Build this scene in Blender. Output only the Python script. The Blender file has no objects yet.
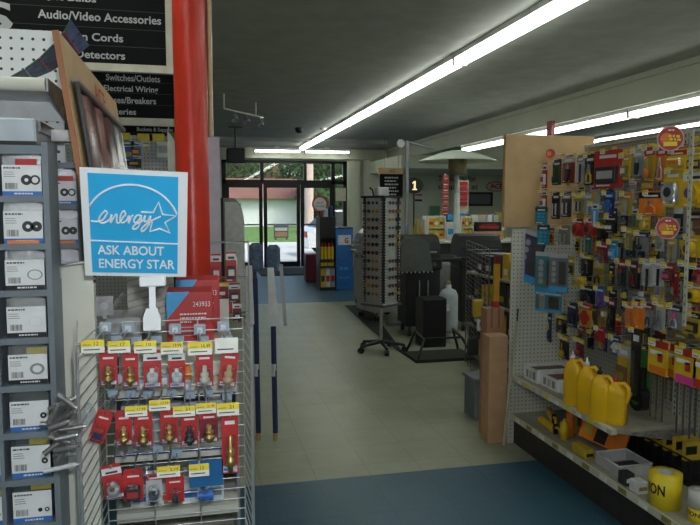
import bpy, math, random
from mathutils import Vector, Matrix
R=random.Random(7)
C=bpy.context.scene.collection
PI=math.pi
# ------------------------------------------------------------------ camera model
F=667.; CX,CY=350.,262.5; H=1.5
PT=math.atan(56.5/F); YW=math.atan(152*math.cos(PT)/F)
fw=Vector((math.sin(YW)*math.cos(PT),math.cos(YW)*math.cos(PT),-math.sin(PT)))
rt=Vector((math.cos(YW),-math.sin(YW),0)); up=rt.cross(fw)
def P(x,y,X=None,Y=None,Z=None):
    d=fw+rt*((x-CX)/F)+up*((CY-y)/F)
    t=X/d.x if X is not None else Y/d.y if Y is not None else (Z-H)/d.z
    return Vector((d.x*t,d.y*t,d.z*t+H))
cam=bpy.data.cameras.new('camera'); co=bpy.data.objects.new('camera',cam); C.objects.link(co)
co.location=(0,0,H); co.rotation_euler=(PI/2-PT,0,-YW); cam.sensor_width=36; cam.lens=36*F/700
cam.clip_start=.02; cam.clip_end=400
sc=bpy.context.scene; sc.camera=co
# ------------------------------------------------------------------ materials
MATS={}
def mat(name,col,rough=.6,metal=0.,vary=.12,scale=14,em=0,emc=None,bump=0,spec=.5,coat=0):
    if name in MATS: return MATS[name]
    m=bpy.data.materials.new(name); m.use_nodes=True; nt=m.node_tree; b=nt.nodes['Principled BSDF']
    b.inputs['Roughness'].default_value=rough; b.inputs['Metallic'].default_value=metal
    b.inputs['Specular IOR Level'].default_value=spec; b.inputs['Coat Weight'].default_value=coat
    c=(*col,1)
    tc=nt.nodes.new('ShaderNodeTexCoord'); n=nt.nodes.new('ShaderNodeTexNoise'); n.inputs['Scale'].default_value=scale; n.inputs['Detail'].default_value=4
    nt.links.new(tc.outputs['Object'],n.inputs['Vector'])
    r=nt.nodes.new('ShaderNodeValToRGB'); r.color_ramp.elements[0].position=.3; r.color_ramp.elements[1].position=.7
    r.color_ramp.elements[0].color=(*[v*(1-vary) for v in col],1); r.color_ramp.elements[1].color=(*[min(1,v*(1+vary)) for v in col],1)
    nt.links.new(n.outputs['Fac'],r.inputs['Fac']); nt.links.new(r.outputs['Color'],b.inputs['Base Color'])
    if bump:
        bm=nt.nodes.new('ShaderNodeBump'); bm.inputs['Strength'].default_value=bump; bm.inputs['Distance'].default_value=.01
        nt.links.new(n.outputs['Fac'],bm.inputs['Height']); nt.links.new(bm.outputs['Normal'],b.inputs['Normal'])
    if em:
        b.inputs['Emission Color'].default_value=(*(emc or col),1); b.inputs['Emission Strength'].default_value=em
    MATS[name]=m; return m
def clear(name,tint=(.95,.97,1),gl=.08,rough=.08,bump=0):
    if name in MATS: return MATS[name]
    m=bpy.data.materials.new(name); m.use_nodes=True; nt=m.node_tree; nt.nodes.clear()
    o=nt.nodes.new('ShaderNodeOutputMaterial'); t=nt.nodes.new('ShaderNodeBsdfTransparent'); g=nt.nodes.new('ShaderNodeBsdfGlossy'); x=nt.nodes.new('ShaderNodeMixShader')
    t.inputs['Color'].default_value=(*tint,1); g.inputs['Roughness'].default_value=rough; x.inputs['Fac'].default_value=gl
    nt.links.new(t.outputs[0],x.inputs[1]); nt.links.new(g.outputs[0],x.inputs[2]); nt.links.new(x.outputs[0],o.inputs[0])
    if bump:
        n=nt.nodes.new('ShaderNodeTexNoise'); n.inputs['Scale'].default_value=30; bm=nt.nodes.new('ShaderNodeBump'); bm.inputs['Strength'].default_value=bump
        nt.links.new(n.outputs['Fac'],bm.inputs['Height']); nt.links.new(bm.outputs['Normal'],g.inputs['Normal'])
    MATS[name]=m; return m
def floor_mat(name,a,b,scale=.305):
    m=bpy.data.materials.new(name); m.use_nodes=True; nt=m.node_tree; p=nt.nodes['Principled BSDF']
    tc=nt.nodes.new('ShaderNodeTexCoord'); br=nt.nodes.new('ShaderNodeTexBrick'); br.offset=0; br.inputs['Scale'].default_value=1
    br.inputs['Brick Width'].default_value=scale; br.inputs['Row Height'].default_value=scale; br.inputs['Mortar Size'].default_value=.0028
    br.inputs['Color1'].default_value=(*a,1); br.inputs['Color2'].default_value=(*b,1); br.inputs['Mortar'].default_value=(*[v*.72 for v in a],1)
    n=nt.nodes.new('ShaderNodeTexNoise'); n.inputs['Scale'].default_value=2.6; n.inputs['Detail'].default_value=8; n.inputs['Roughness'].default_value=.65
    r=nt.nodes.new('ShaderNodeValToRGB'); r.color_ramp.elements[0].position=.3; r.color_ramp.elements[0].color=(.84,.84,.84,1); r.color_ramp.elements[1].position=.7; r.color_ramp.elements[1].color=(1.1,1.1,1.1,1)
    mx=nt.nodes.new('ShaderNodeMix'); mx.data_type='RGBA'; mx.blend_type='MULTIPLY'; mx.inputs[0].default_value=1
    nt.links.new(tc.outputs['Object'],br.inputs['Vector']); nt.links.new(tc.outputs['Object'],n.inputs['Vector']); nt.links.new(n.outputs['Fac'],r.inputs['Fac'])
    nt.links.new(br.outputs['Color'],mx.inputs[6]); nt.links.new(r.outputs['Color'],mx.inputs[7]); nt.links.new(mx.outputs[2],p.inputs['Base Color'])
    p.inputs['Roughness'].default_value=.38; p.inputs['Specular IOR Level'].default_value=.35
    n2=nt.nodes.new('ShaderNodeTexNoise'); n2.inputs['Scale'].default_value=9; bm=nt.nodes.new('ShaderNodeBump'); bm.inputs['Strength'].default_value=.15; bm.inputs['Distance'].default_value=.02
    nt.links.new(tc.outputs['Object'],n2.inputs['Vector']); nt.links.new(n2.outputs['Fac'],bm.inputs['Height']); nt.links.new(bm.outputs['Normal'],p.inputs['Normal'])
    MATS[name]=m; return m
def peg_mat(name,col,ax='XZ'):
    """pegboard: round dark holes on a one-inch grid"""
    m=bpy.data.materials.new(name); m.use_nodes=True; nt=m.node_tree; p=nt.nodes['Principled BSDF']
    tc=nt.nodes.new('ShaderNodeTexCoord'); v=nt.nodes.new('ShaderNodeVectorMath'); v.operation='MULTIPLY'; s=1/.0254
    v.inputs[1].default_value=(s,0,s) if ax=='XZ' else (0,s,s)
    fr=nt.nodes.new('ShaderNodeVectorMath'); fr.operation='FRACTION'; su=nt.nodes.new('ShaderNodeVectorMath'); su.operation='SUBTRACT'
    su.inputs[1].default_value=(.5,0,.5) if ax=='XZ' else (0,.5,.5)
    ln=nt.nodes.new('ShaderNodeVectorMath'); ln.operation='LENGTH'; lt=nt.nodes.new('ShaderNodeMath'); lt.operation='LESS_THAN'; lt.inputs[1].default_value=.15
    mx=nt.nodes.new('ShaderNodeMix'); mx.data_type='RGBA'; mx.inputs[6].default_value=(*col,1); mx.inputs[7].default_value=(.03,.03,.03,1)
    L=nt.links.new; L(tc.outputs['Object'],v.inputs[0]); L(v.outputs[0],fr.inputs[0]); L(fr.outputs[0],su.inputs[0]); L(su.outputs[0],ln.inputs[0]); L(ln.outputs['Value'],lt.inputs[0]); L(lt.outputs[0],mx.inputs[0]); L(mx.outputs[2],p.inputs['Base Color'])
    p.inputs['Roughness'].default_value=.5; MATS[name]=m; return m
K={}
def col(name,c,**k): K[name]=mat(name,c,**k)
for n,c in dict(red=(.5,.03,.03),maroon=(.2,.02,.03),yellow=(.75,.5,.02),gold=(.55,.38,.03),olive=(.3,.27,.05),orange=(.8,.22,.02),black=(.012,.012,.014),dark=(.035,.037,.04),navy=(.02,.035,.12),
    blue=(.03,.16,.5),sky=(.05,.36,.72),teal=(.03,.25,.28),green=(.06,.25,.05),dgreen=(.02,.07,.03),white=(.75,.76,.77),cream=(.62,.6,.48),grey=(.25,.26,.27),lgrey=(.45,.46,.47),pink=(.85,.08,.35),brown=(.2,.1,.05),
    tan=(.55,.38,.2),lime=(.5,.6,.1),purple=(.12,.08,.3)).items(): col(n,c,rough=.45)
col('tag',(.82,.82,.76),rough=.5); col('tagy',(.85,.66,.04),rough=.5)
col('steel',(.55,.56,.58),rough=.3,metal=.9); col('wire',(.62,.63,.65),rough=.3,metal=.8); col('brass',(.6,.38,.12),rough=.3,metal=.85,scale=60,vary=.3)
col('dsteel',(.18,.18,.19),rough=.4,metal=.8); col('zinc',(.35,.35,.36),rough=.45,metal=.6,vary=.3,scale=40)
col('cab',(.16,.19,.22),rough=.5); col('cabl',(.42,.47,.52),rough=.5)
col('creamp',(.62,.62,.54),rough=.45,vary=.04); col('card_board',(.5,.3,.17),rough=.8,vary=.1,bump=.1); col('wood',(.6,.4,.2),rough=.55,vary=.14,scale=6)
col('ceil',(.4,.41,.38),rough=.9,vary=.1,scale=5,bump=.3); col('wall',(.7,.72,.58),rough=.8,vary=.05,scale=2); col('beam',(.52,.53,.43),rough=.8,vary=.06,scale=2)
col('frame',(.014,.015,.014),rough=.35,metal=.2); col('pole',(.62,.035,.015),rough=.3,vary=.1,scale=12,bump=.25)
col('lampw',(.8,.82,.78),rough=.4); col('cyan',(.035,.42,.78),rough=.35,vary=.02); col('signw',(.82,.83,.85),rough=.4,vary=.02)
col('sgnblk',(.01,.011,.011),rough=.8,vary=.05,spec=.15); col('signtxt',(.5,.52,.52),rough=.6,vary=.03); col('matd',(.03,.03,.025),rough=.9,bump=.4,scale=80)
col('tubeE',(1,1,1),em=9,emc=(.95,1,.93)); col('num',(1,.8,.4),em=.9,emc=(1,.75,.4))
col('bundle',(.2,.2,.195),rough=.4,metal=.5,vary=.4,scale=60)
CL=clear('clear_plastic',gl=.10,rough=.12,bump=.3); GL=clear('window_glass',(.86,.9,.88),gl=.05,rough=.02); BAGM=clear('crumpled_bag',(.8,.83,.86),gl=.3,rough=.22,bump=1.0)
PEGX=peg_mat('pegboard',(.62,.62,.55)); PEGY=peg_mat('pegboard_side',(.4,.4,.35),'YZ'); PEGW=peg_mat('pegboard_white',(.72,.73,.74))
# ------------------------------------------------------------------ mesh builder
class MB:
    def __init__(s): s.v=[];s.f=[];s.m=[];s.s=[];s.ml=[]
    def mi(s,m):
        m=K[m] if isinstance(m,str) else m
        if m not in s.ml: s.ml.append(m)
        return s.ml.index(m)
    def add(s,vs,fs,m,smooth=False):
        o=len(s.v); s.v+=[Vector(p) for p in vs]; k=s.mi(m)
        for f in fs: s.f.append([i+o for i in f]); s.m.append(k); s.s.append(smooth)
        return s
    def box(s,x0,x1,y0,y1,z0,z1,m,T=None,bev=0):
        if x0>x1:x0,x1=x1,x0
        if y0>y1:y0,y1=y1,y0
        if z0>z1:z0,z1=z1,z0
        b=min(bev,(x1-x0)/3,(y1-y0)/3,(z1-z0)/3)
        if b<=0:
            vs=[Vector((x,y,z)) for z in (z0,z1) for x,y in ((x0,y0),(x1,y0),(x1,y1),(x0,y1))]
            fs=[(3,2,1,0),(4,5,6,7),(0,1,5,4),(1,2,6,5),(2,3,7,6),(3,0,4,7)]
        else:
            ring=[(x0+b,y0),(x1-b,y0),(x1,y0+b),(x1,y1-b),(x1-b,y1),(x0+b,y1),(x0,y1-b),(x0,y0+b)]
            ins=[(x0+b,y0+b),(x1-b,y0+b),(x1-b,y0+b),(x1-b,y1-b),(x1-b,y1-b),(x0+b,y1-b),(x0+b,y1-b),(x0+b,y0+b)]
            vs=[Vector((*p,z0)) for p in ins]+[Vector((*p,z0+b)) for p in ring]+[Vector((*p,z1-b)) for p in ring]+[Vector((*p,z1)) for p in ins]
            fs=[tuple(range(7,-1,-1)),tuple(range(24,32))]
            for k in range(3):
                for i in range(8): j=(i+1)%8; fs.append((k*8+i,k*8+j,k*8+8+j,k*8+8+i))
        if T: vs=[T@v for v in vs]
        return s.add(vs,fs,m)
    def cyl(s,a,b,r,m,n=10,r2=None,caps=True):
        a=Vector(a);b=Vector(b); d=(b-a)
        if d.length<1e-7: return s
        d.normalize(); q=d.orthogonal().normalized(); w=d.cross(q); r2=r if r2 is None else r2
        vs=[a+(q*math.cos(t)+w*math.sin(t))*r for t in [2*PI*i/n for i in range(n)]]+[b+(q*math.cos(t)+w*math.sin(t))*r2 for t in [2*PI*i/n for i in range(n)]]
        s.add(vs,[(i,(i+1)%n,(i+1)%n+n,i+n) for i in range(n)],m,True)
        if caps: s.add(vs,[tuple(range(n-1,-1,-1)),tuple(range(n,2*n))],m)
        return s
    def tube(s,pts,r,m,n=6,closed=False):
        pts=[Vector(p) for p in pts]; N=len(pts)
        if closed:
            pts=pts+[pts[0]]; N+=1
        rings=[];q=None
        for i,p in enumerate(pts):
            d=(pts[min(i+1,N-1)]-pts[max(i-1,0)])
            if closed and i in(0,N-1): d=pts[1]-pts[-2]
            if d.length<1e-9: d=Vector((0,0,1))
            d.normalize()
            q=(d.orthogonal() if q is None else q-d*q.dot(d)).normalized(); w=d.cross(q)
            rings+= [p+(q*math.cos(2*PI*k/n)+w*math.sin(2*PI*k/n))*r for k in range(n)]
        fs=[(i*n+k,i*n+(k+1)%n,(i+1)*n+(k+1)%n,(i+1)*n+k) for i in range(N-1) for k in range(n)]
        s.add(rings,fs,m,True)
        if not closed: s.add(rings,[tuple(range(n-1,-1,-1)),tuple(range((N-1)*n,N*n))],m)
        return s
    def lathe(s,prof,m,c=(0,0,0),n=20,axis=(0,0,1)):
        ax=Vector(axis).normalized(); q=ax.orthogonal().normalized(); w=ax.cross(q); c=Vector(c); vs=[]
        for r,z in prof:
            vs+=[c+ax*z+(q*math.cos(2*PI*k/n)+w*math.sin(2*PI*k/n))*max(r,1e-4) for k in range(n)]
        fs=[(i*n+k,i*n+(k+1)%n,(i+1)*n+(k+1)%n,(i+1)*n+k) for i in range(len(prof)-1) for k in range(n)]
        return s.add(vs,fs,m,True)
    def prism(s,pts,n,m):
        """closed outline pts (3-D, planar) pushed along vector n"""
        k=len(pts); vs=[Vector(p) for p in pts]+[Vector(p)+Vector(n) for p in pts]
        return s.add(vs,[tuple(range(k-1,-1,-1)),tuple(range(k,2*k))]+[(i,(i+1)%k,(i+1)%k+k,i+k) for i in range(k)],m)
    def quad(s,a,b,c,d,m): return s.add([a,b,c,d],[(0,1,2,3)],m)
    def text(s,t,o,w,h,right,upv,m,bold=0.):
        """text fitted in w x h, lower left corner at o"""
        vs,fs=txt(t,bold); x0=min(v[0] for v in vs);x1=max(v[0] for v in vs);y0=min(v[1] for v in vs);y1=max(v[1] for v in vs)
        o=Vector(o);right=Vector(right).normalized();upv=Vector(upv).normalized()
        return s.add([o+right*((v[0]-x0)/(x1-x0)*w)+upv*((v[1]-y0)/(y1-y0)*h) for v in vs],fs,m)
    def words(s,o,w,h,right,upv,m,seed=0):
        """small unreadable print: a row of short dashes"""
        rr=random.Random(seed); o=Vector(o);right=Vector(right).normalized();upv=Vector(upv).normalized(); x=0
        while x<w*.96:
            l=min(rr.uniform(.7,2.2)*h,w-x); s.quad(o+right*x,o+right*(x+l),o+right*(x+l)+upv*h,o+right*x+upv*h,m); x+=l+h*.45
        return s
    def build(s,name,parent=None,world=False,T=None):
        vs=s.v
        if T: vs=[T@v for v in vs]
        if parent is not None and world: vs=[v-parent.location for v in vs]
        me=bpy.data.meshes.new(name); me.from_pydata([tuple(v) for v in vs],[],s.f)
        for m in s.ml: me.materials.append(m)
        me.polygons.foreach_set('material_index',s.m); me.polygons.foreach_set('use_smooth',s.s); me.update()
        o=bpy.data.objects.new(name,me); C.objects.link(o); o.parent=parent; return o
    def solo(s,name,label=None,cat=None,group=None,kind=None):
        lo=Vector([min(v[i] for v in s.v) for i in range(3)]); hi=Vector([max(v[i] for v in s.v) for i in range(3)])
        c=Vector(((lo.x+hi.x)/2,(lo.y+hi.y)/2,lo.z))
        if kind!='structure':
            s.v=[v-c for v in s.v]
        o=s.build(name)
        if kind!='structure': o.location=c
        return tag(o,label,cat,group,kind)
TX={}
def txt(t,bold):
    if (t,bold) in TX: return TX[t,bold]
    cu=bpy.data.curves.new('lettering','FONT'); cu.body=t; cu.resolution_u=3; cu.offset=bold
    o=bpy.data.objects.new('lettering',cu); C.objects.link(o); bpy.context.view_layer.update()
    dg=bpy.context.evaluated_depsgraph_get(); me=bpy.data.meshes.new_from_object(o.evaluated_get(dg))
    r=([tuple(v.co) for v in me.vertices],[tuple(p.vertices) for p in me.polygons])
    bpy.data.objects.remove(o); bpy.data.curves.remove(cu); bpy.data.meshes.remove(me); TX[t,bold]=r; return r
def tag(o,label=None,cat=None,group=None,kind=None):
    if label:o['label']=label
    if cat:o['category']=cat
    if group:o['group']=group
    if kind:o['kind']=kind
    return o
def thing(name,label,cat,loc=(0,0,0),rotz=0,group=None):
    o=bpy.data.objects.new(name,None); C.objects.link(o); o.empty_display_size=.05; o.location=loc; o.rotation_euler=(0,0,rotz)
    return tag(o,label,cat,group)
def part(mb,name,t,label=None,world=False):
    o=mb.build(name,t,world)
    if label:o['label']=label
    return o
def copy_tree(o,parent=None):
    c=o.copy(); C.objects.link(c); c.parent=parent
    for ch in list(o.children): copy_tree(ch,c)
    return c
def struct(mb,name): return mb.solo(name,kind='structure')
XR,YB,ZC=10.,16.26,2.9
RX=Vector((1,0,0)); UZ=Vector((0,0,1)); RY=Vector((0,-1,0))
# ------------------------------------------------------------------ room shell
MATS['ft']=None; del MATS['ft']
fp=floor_mat('pale_vinyl_tile',(.36,.385,.27),(.345,.365,.26)); fb=floor_mat('blue_vinyl_tile',(.045,.12,.175),(.04,.11,.16))
m=MB(); m.box(-4,XR,-3,3.5,-.1,0,fb); m.box(-4,XR,3.5,10.2,-.1,0,fp); m.box(-4,XR,10.2,YB+.1,-.1,0,fb); struct(m,'floor')
m=MB(); m.box(-4,XR,-3,YB+.1,ZC,ZC+.1,'ceil')
struct(m,'ceiling')
m=MB(); m.box(-4.1,-4,-3,YB+.1,0,ZC,'wall'); struct(m,'wall_left')
m=MB(); m.box(XR,XR+.1,-3,YB+.1,0,ZC,'wall'); struct(m,'wall_right')
m=MB(); m.box(-4,XR,-3.1,-3,0,ZC,'wall'); struct(m,'wall_rear')
m=MB(); m.box(-4,.56,YB,YB+.2,0,ZC,'wall'); m.box(3.62,XR,YB,YB+.2,0,ZC,'wall'); m.box(.56,3.62,YB,YB+.2,2.6,ZC,'wall'); struct(m,'wall_back')
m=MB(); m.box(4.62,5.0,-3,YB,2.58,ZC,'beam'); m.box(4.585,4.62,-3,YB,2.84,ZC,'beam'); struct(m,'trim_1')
m=MB(); m.box(4.2,9.4,13.6,YB,2.3,2.58,'wall'); m.box(5.0,9.4,13.6,YB,2.58,2.9,'wall'); struct(m,'trim_2')
m=MB(); m.box(3.66,3.92,YB-.1,YB,0,2.6,'wall'); m.box(4.0,4.03,YB-.03,YB,0,2.6,'creamp'); m.box(.0,4.2,YB-.12,YB,2.64,2.7,'wall'); struct(m,'trim_3')
m=MB(); m.box(-4,4,13.9,14.02,2.83,ZC,'ceil'); struct(m,'trim_4')
# storefront
g=P(262,200,Y=YB).x
m=MB(); yy0,yy1=YB+.02,YB+.1
def fb_(x0,x1,z0,z1): m.box(x0,x1,yy0,yy1,z0,z1,'frame')
fb_(.56,3.62,2.53,2.6); fb_(.56,3.62,2.03,2.13); fb_(.56,.66,0,2.6)
for px in (262,): fb_(P(px-1.5,200,Y=YB).x,P(px+2,200,Y=YB).x,2.1,2.56)
for px in (333,): fb_(P(px-1.5,200,Y=YB).x,P(px+2,200,Y=YB).x,0,2.56)
fb_(3.52,3.62,0,2.6); fb_(3.0,3.56,.3,.36); fb_(3.0,3.56,0,.08); fb_(P(305,200,Y=YB).x-.02,P(305,200,Y=YB).x+.05,2.1,2.56)
o=struct(m,'window_1')
m=MB(); m.box(.6,3.58,YB+.05,YB+.056,2.1,2.56,GL); m.box(P(334,200,Y=YB).x,3.56,YB+.05,YB+.056,.05,2.1,GL)
q=m.build('window_pane',o)
def door(n,p0,p1):
    a=P(p0,200,Y=YB).x; b=P(p1,200,Y=YB).x
    m=MB(); w=.085
    for x in (a,b-w): m.box(x,x+w,YB-.02,YB+.03,.01,2.03,'frame')
    m.box(a+w,b-w,YB-.02,YB+.03,.01,.14,'frame'); m.box(a+w,b-w,YB-.02,YB+.03,1.94,2.03,'frame')
    o=struct(m,n); h=MB(); h.tube([(a+w,YB-.05,1.05),(b-w,YB-.05,1.05)],.018,'dsteel'); h.tube([(a+w,YB-.05,1.05),(a+w,YB-.02,1.05)],.012,'dsteel'); h.tube([(b-w,YB-.05,1.05),(b-w,YB-.02,1.05)],.012,'dsteel'); h.build('push_bar',o)
    h=MB(); h.box(a+w,b-w,YB+.002,YB+.008,.14,1.94,GL); h.build('door_pane',o)
door('door_1',225.5,262.5); door('door_2',263.5,300); door('door_3',300.5,333)
MB().box(1.3,3.0,14.3,16.0,.0,.02,'matd').solo('doormat','dark ribbed mat on the floor inside the glass doors','mat')
# ------------------------------------------------------------------ lights
def fixture(x,y0,y1,z,label,group,along='Y',tubes=2):
    t=thing('fluorescent_fixture',label,'ceiling light',((x),(y0+y1)/2,z),0,group); L=(y1-y0)/2
    T=Matrix.Identity(4) if along=='Y' else Matrix.Rotation(PI/2,4,'Z')
    h=MB(); h.box(-.07,.07,-L,L,.03,.075,'lampw'); hs=part(MBT(h,T),'housing',t)
    for i in range(tubes):
        xx=(-.045,.045)[i] if tubes==2 else 0
        b=MB(); b.cyl((xx,-L+.03,0),(xx,L-.03,0),.021,'tubeE',10); part(MBT(b,T),'lamp_tube',t)
    for s in(-1,1): e=MB(); e.box(-.065,.065,min(s*L,s*(L-.015)),max(s*L,s*(L-.015)),-.03,.035,'lampw'); part(MBT(e,T),'end_cap',hs)
    return t
def MBT(m,T): m.v=[T@v for v in m.v]; return m
for i in range(8):
    y1=15.6-2.42*i; fixture(2.39,y1-2.4,y1,2.825,'long white fluorescent tube light in the main ceiling line over the aisle','fluorescent lights of the main line')
for i in range(5):
    y1=11.5-2.42*i; fixture(4.75,y1-2.4,y1,2.508,'white fluorescent tube light hung along the underside of the beam','fluorescent lights under the beam')
for i in range(5):
    y1=12.5-2.42*i; fixture(8.0,y1-2.4,y1,2.825,'white fluorescent tube light in the farthest bay right of the beam','fluorescent lights in the far bay',tubes=1)
for i in range(3):  # unseen row of ceiling tubes, added to brighten the near left goods
    y1=3.2-2.42*i; fixture(-.75,y1-2.4,y1,2.825,'added unseen tube light brightening the left shelving','added lights over the left shelving')
for a,b,l in ((254,301,'left of the two white tube lights above the glass doors'),(305,350,'right of the two white tube lights above the glass doors')):
    x0=P(a,150,Y=15.75).x; x1=P(b,150,Y=15.75).x; t=fixture((x0+x1)/2,15.75-(x1-x0)/2,15.75+(x1-x0)/2,2.78,l,None,'X',1); t.location.y=15.82
    k=MB(); k.box(-.05,.05,-.04,.04,.075,.125,'lampw'); part(k,'mounting_bracket',t)
# ------------------------------------------------------------------ outdoors
m=MB(); m.box(-30,40,YB+.2,18.5,-.12,-.02,mat('concrete',(.42,.42,.4),rough=.9,scale=3)); m.solo('sidewalk',kind='structure')
m=MB(); m.box(-40,60,18.5,28.5,-.14,-.04,mat('asphalt',(.55,.55,.54),rough=.9,scale=4)); m.solo('road',kind='structure')
m=MB(); m.box(-60,90,28.5,120,-.12,-.02,mat('lawn',(.1,.2,.04),rough=1,vary=.35,scale=3)); m.solo('lawn',kind='structure')
def house(x0,x1,y,wh,rh,label,wallm,roofm):
    t=thing('house',label,'building',((x0+x1)/2,y,-.02)); w=MB(); w.box(x0,x1,y,y+8,-.02,wh,wallm); part(w,'wall',t,world=True)
    r=MB(); r.prism([(x0-.6,y-.7,wh),(x0-.6,y+4,rh),(x0-.6,y+8.7,wh)],(x1-x0+1.2,0,0),roofm); part(r,'roof',t,world=True)
    for k in range(int((x1-x0)//4)):
        g=MB(); xx=x0+2+k*4; g.box(xx,xx+1.1,y-.05,y,.8,1.7,'grey'); part(g,'window',t,world=True)
roofm=mat('red_shingle',(.2,.085,.07),rough=.9,scale=2); wallo=mat('white_siding',(.7,.72,.72),rough=.8)
house(-4,P(301,200,Y=50).x,50,2.05,3.7,'white house with brown red roof across the street, seen through the doors',wallo,roofm)
house(-3,10,82,2.6,8.0,'farther building with reddish roof rising behind the white house',wallo,roofm)
leafm=mat('foliage',(.035,.07,.02),rough=.9,vary=.5,scale=1.2); barkm=mat('bark',(.12,.08,.05),rough=.9)
def tree(x,y,h,r,label,seed,trunk=.25):
    rr=random.Random(seed); t=thing('tree',label,'tree',(x,y,-.03),0,'trees outside')
    k=MB(); k.cyl((0,0,0),(0,0,h*.6),trunk,barkm,9,trunk*.6)
    for i in range(5):
        a=rr.random()*2*PI; k.cyl((0,0,h*.45),(math.cos(a)*r*.5,math.sin(a)*r*.5,h*.75),trunk*.35,barkm,6,trunk*.15)
    part(k,'trunk',t)
    c=MB()
    for i in range(2600):
        th=rr.random()*2*PI; u=rr.uniform(-1,1); q=rr.random()**.35; s=math.sqrt(1-u*u)
        p=Vector((math.cos(th)*s*r*q,math.sin(th)*s*r*q,h*.55+u*h*.42*q)); a=Vector((rr.gauss(0,1),rr.gauss(0,1),rr.gauss(0,1))).normalized(); b=a.orthogonal().normalized(); L=rr.uniform(.16,.34)
        c.quad(p,p+a*L+b*L*.4,p+a*L*1.8,p+a*L-b*L*.4,leafm)
    part(c,'foliage',t)
def tx(px,Y): return P(px,200,Y=Y).x
tree(tx(338,48),48,6.5,3.2,'leafy green tree right of the white house',1); tree(tx(262,76),76,10.0,4.4,'broad tree rising behind the white house roof',2)
tree(tx(309,64),64,8.5,3.0,'green tree behind the right end of the white house',3); tree(tx(372,66),66,9,5.0,'broad green tree behind the parked car',4); tree(tx(230,64),65,9.5,3.2,'tall tree behind the white house at the far left',5)
for i in range(3): tree(tx(318+22*i,38),38,2.4,.62,('first','second','third')[i]+' low bush from the left on the grass behind the parked car',20+i,.06)
m=MB(); x=P(309,200,Y=24).x; m.cyl((x,24,-.05),(x,24,4.3),.17,mat('pale_pole',(.55,.42,.36),rough=.7)); m.solo('light_pole','thick pale pole standing outside by the road','pole')
x=P(281,230,Y=30).x; t=thing('yard_sign','dark rectangular sign with a brown picture on the grass verge','sign',(x,30,-.03))
k=MB(); k.box(-.33,.33,-.03,.03,.1,.66,'dark'); k.box(-.28,.28,-.035,-.03,.16,.36,'brown'); k.box(-.28,.28,-.035,-.03,.42,.56,'grey'); part(k,'panel',t)
for s in(-.25,.25):
    k=MB(); k.box(s-.04,s+.04,-.02,.02,0,.12,'dark'); part(k,'leg',t)
# fence / small utility
def car(x,y,rz,label):
    t=thing('car',label,'car',(x,y,-.04),rz); L,W=4.3,1.7; white=mat('car_white',(.75,.75,.78),rough=.2,coat=1)
    b=MB(); pr=[(-2.1,.3),(-2.15,.75),(-1.9,.9),(1.0,.92),(2.0,.8),(2.15,.6),(2.1,.3)]
    b.prism([(p[0],-W/2,p[1]) for p in pr],(0,W,0),white); bo=part(b,'body',t)
    c=MB(); pr=[(-1.8,.9),(-1.3,1.38),(.2,1.42),(.95,.92)]; c.prism([(p[0],-W/2+.12,p[1]) for p in pr],(0,W-.24,0),'dark'); c.prism([(-1.25,-W/2+.1,1.36),(-1.2,-W/2+.1,1.42),(.1,-W/2+.1,1.46),(.25,-W/2+.1,1.4)],(0,W-.2,0),white); part(c,'cabin',t)
    for sx in(-1.35,1.35):
        for sy in(-1,1):
            w=MB(); w.cyl((sx,sy*(W/2-.18),.31),(sx,sy*(W/2+.01),.31),.31,'black',18); w.cyl((sx,sy*(W/2+.0),.31),(sx,sy*(W/2+.02),.31),.18,'steel',12); part(w,'wheel',t)
    for sy in(-1,1):
        l=MB(); l.box(-2.17,-2.1,sy*.6-.15,sy*.6+.15,.6,.78,'red'); part(l,'tail_light',bo)
car(P(301,250,Y=20.2).x+2.2,20.6,.06,'white car parked outside right of the doors')
m=MB(); x0,x1=P(264,200,Y=27.5).x,P(312,200,Y=27.5).x
# ------------------------------------------------------------------ things on the glass and back wall
def rndsign(c,r,face,rimm,label,txtl,name='round_sign',inner='white',tm='red'):
    t=thing(name,label,'sign',c); ang=math.atan2(face.x,-face.y); t.rotation_euler=(0,0,ang)
    a=MB(); a.cyl((0,.003,0),(0,-.001,0),r,rimm,32); part(a,'rim',t)
    b=MB(); b.cyl((0,-.001,0),(0,-.0025,0),r*.8,inner,32); part(b,'face',t)
    for s,z,w,h,mm in txtl: 
        k=MB(); k.text(s,(-w/2,-.004,z),w,h,RX,UZ,mm); part(k,'lettering',t)
    return t
c=P(320,204,Y=YB-.05); rndsign(c,.20,Vector((0,-1,0)),'red','round white sign with red rim and ACE lettering on the glass door',[('ACE',.0,.17,.06,'red'),('HARDWARE',-.07,.22,.035,'dark')])
a=P(336,188,Y=YB-.02); b=P(346,201,Y=YB-.02); MB().box(a.x,b.x,YB-.01,YB+.02,b.z,a.z,'cream').solo('paper_notice','blank cream paper taped to the glass right of the round sign','notice')
t=thing('wall_lettering','dark Thank you slogan with red Ace logo on the far cream wall','sign',(P(465,185,Y=YB).x,YB,1.9))
def wtext(s,x0,x1,y0,y1,m_,nm='lettering'):
    a=P(x0,y1,Y=YB-.01); b=P(x1,y0,Y=YB-.01); k=MB(); k.text(s,a,b.x-a.x,b.z-a.z,RX,UZ,m_,.01); part(k,nm,t,world=True)
wtext('Thank you for',438,476,176,183,'black'); wtext('shopping at',438,478,184,191,'black')
a=P(489,184.5,Y=YB-.01); k=MB(); r_=[(a.x+.2+.27*math.cos(i*PI/12),YB-.012,a.z-.05+.12*math.sin(i*PI/12)) for i in range(24)]
k.tube(r_,.012,'red',closed=True); k.text('ACE',(a.x+.03,YB-.012,a.z-.11),.36,.13,RX,UZ,'red',.03); part(k,'logo',t,'red Ace logo in an oval',world=True)
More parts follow.
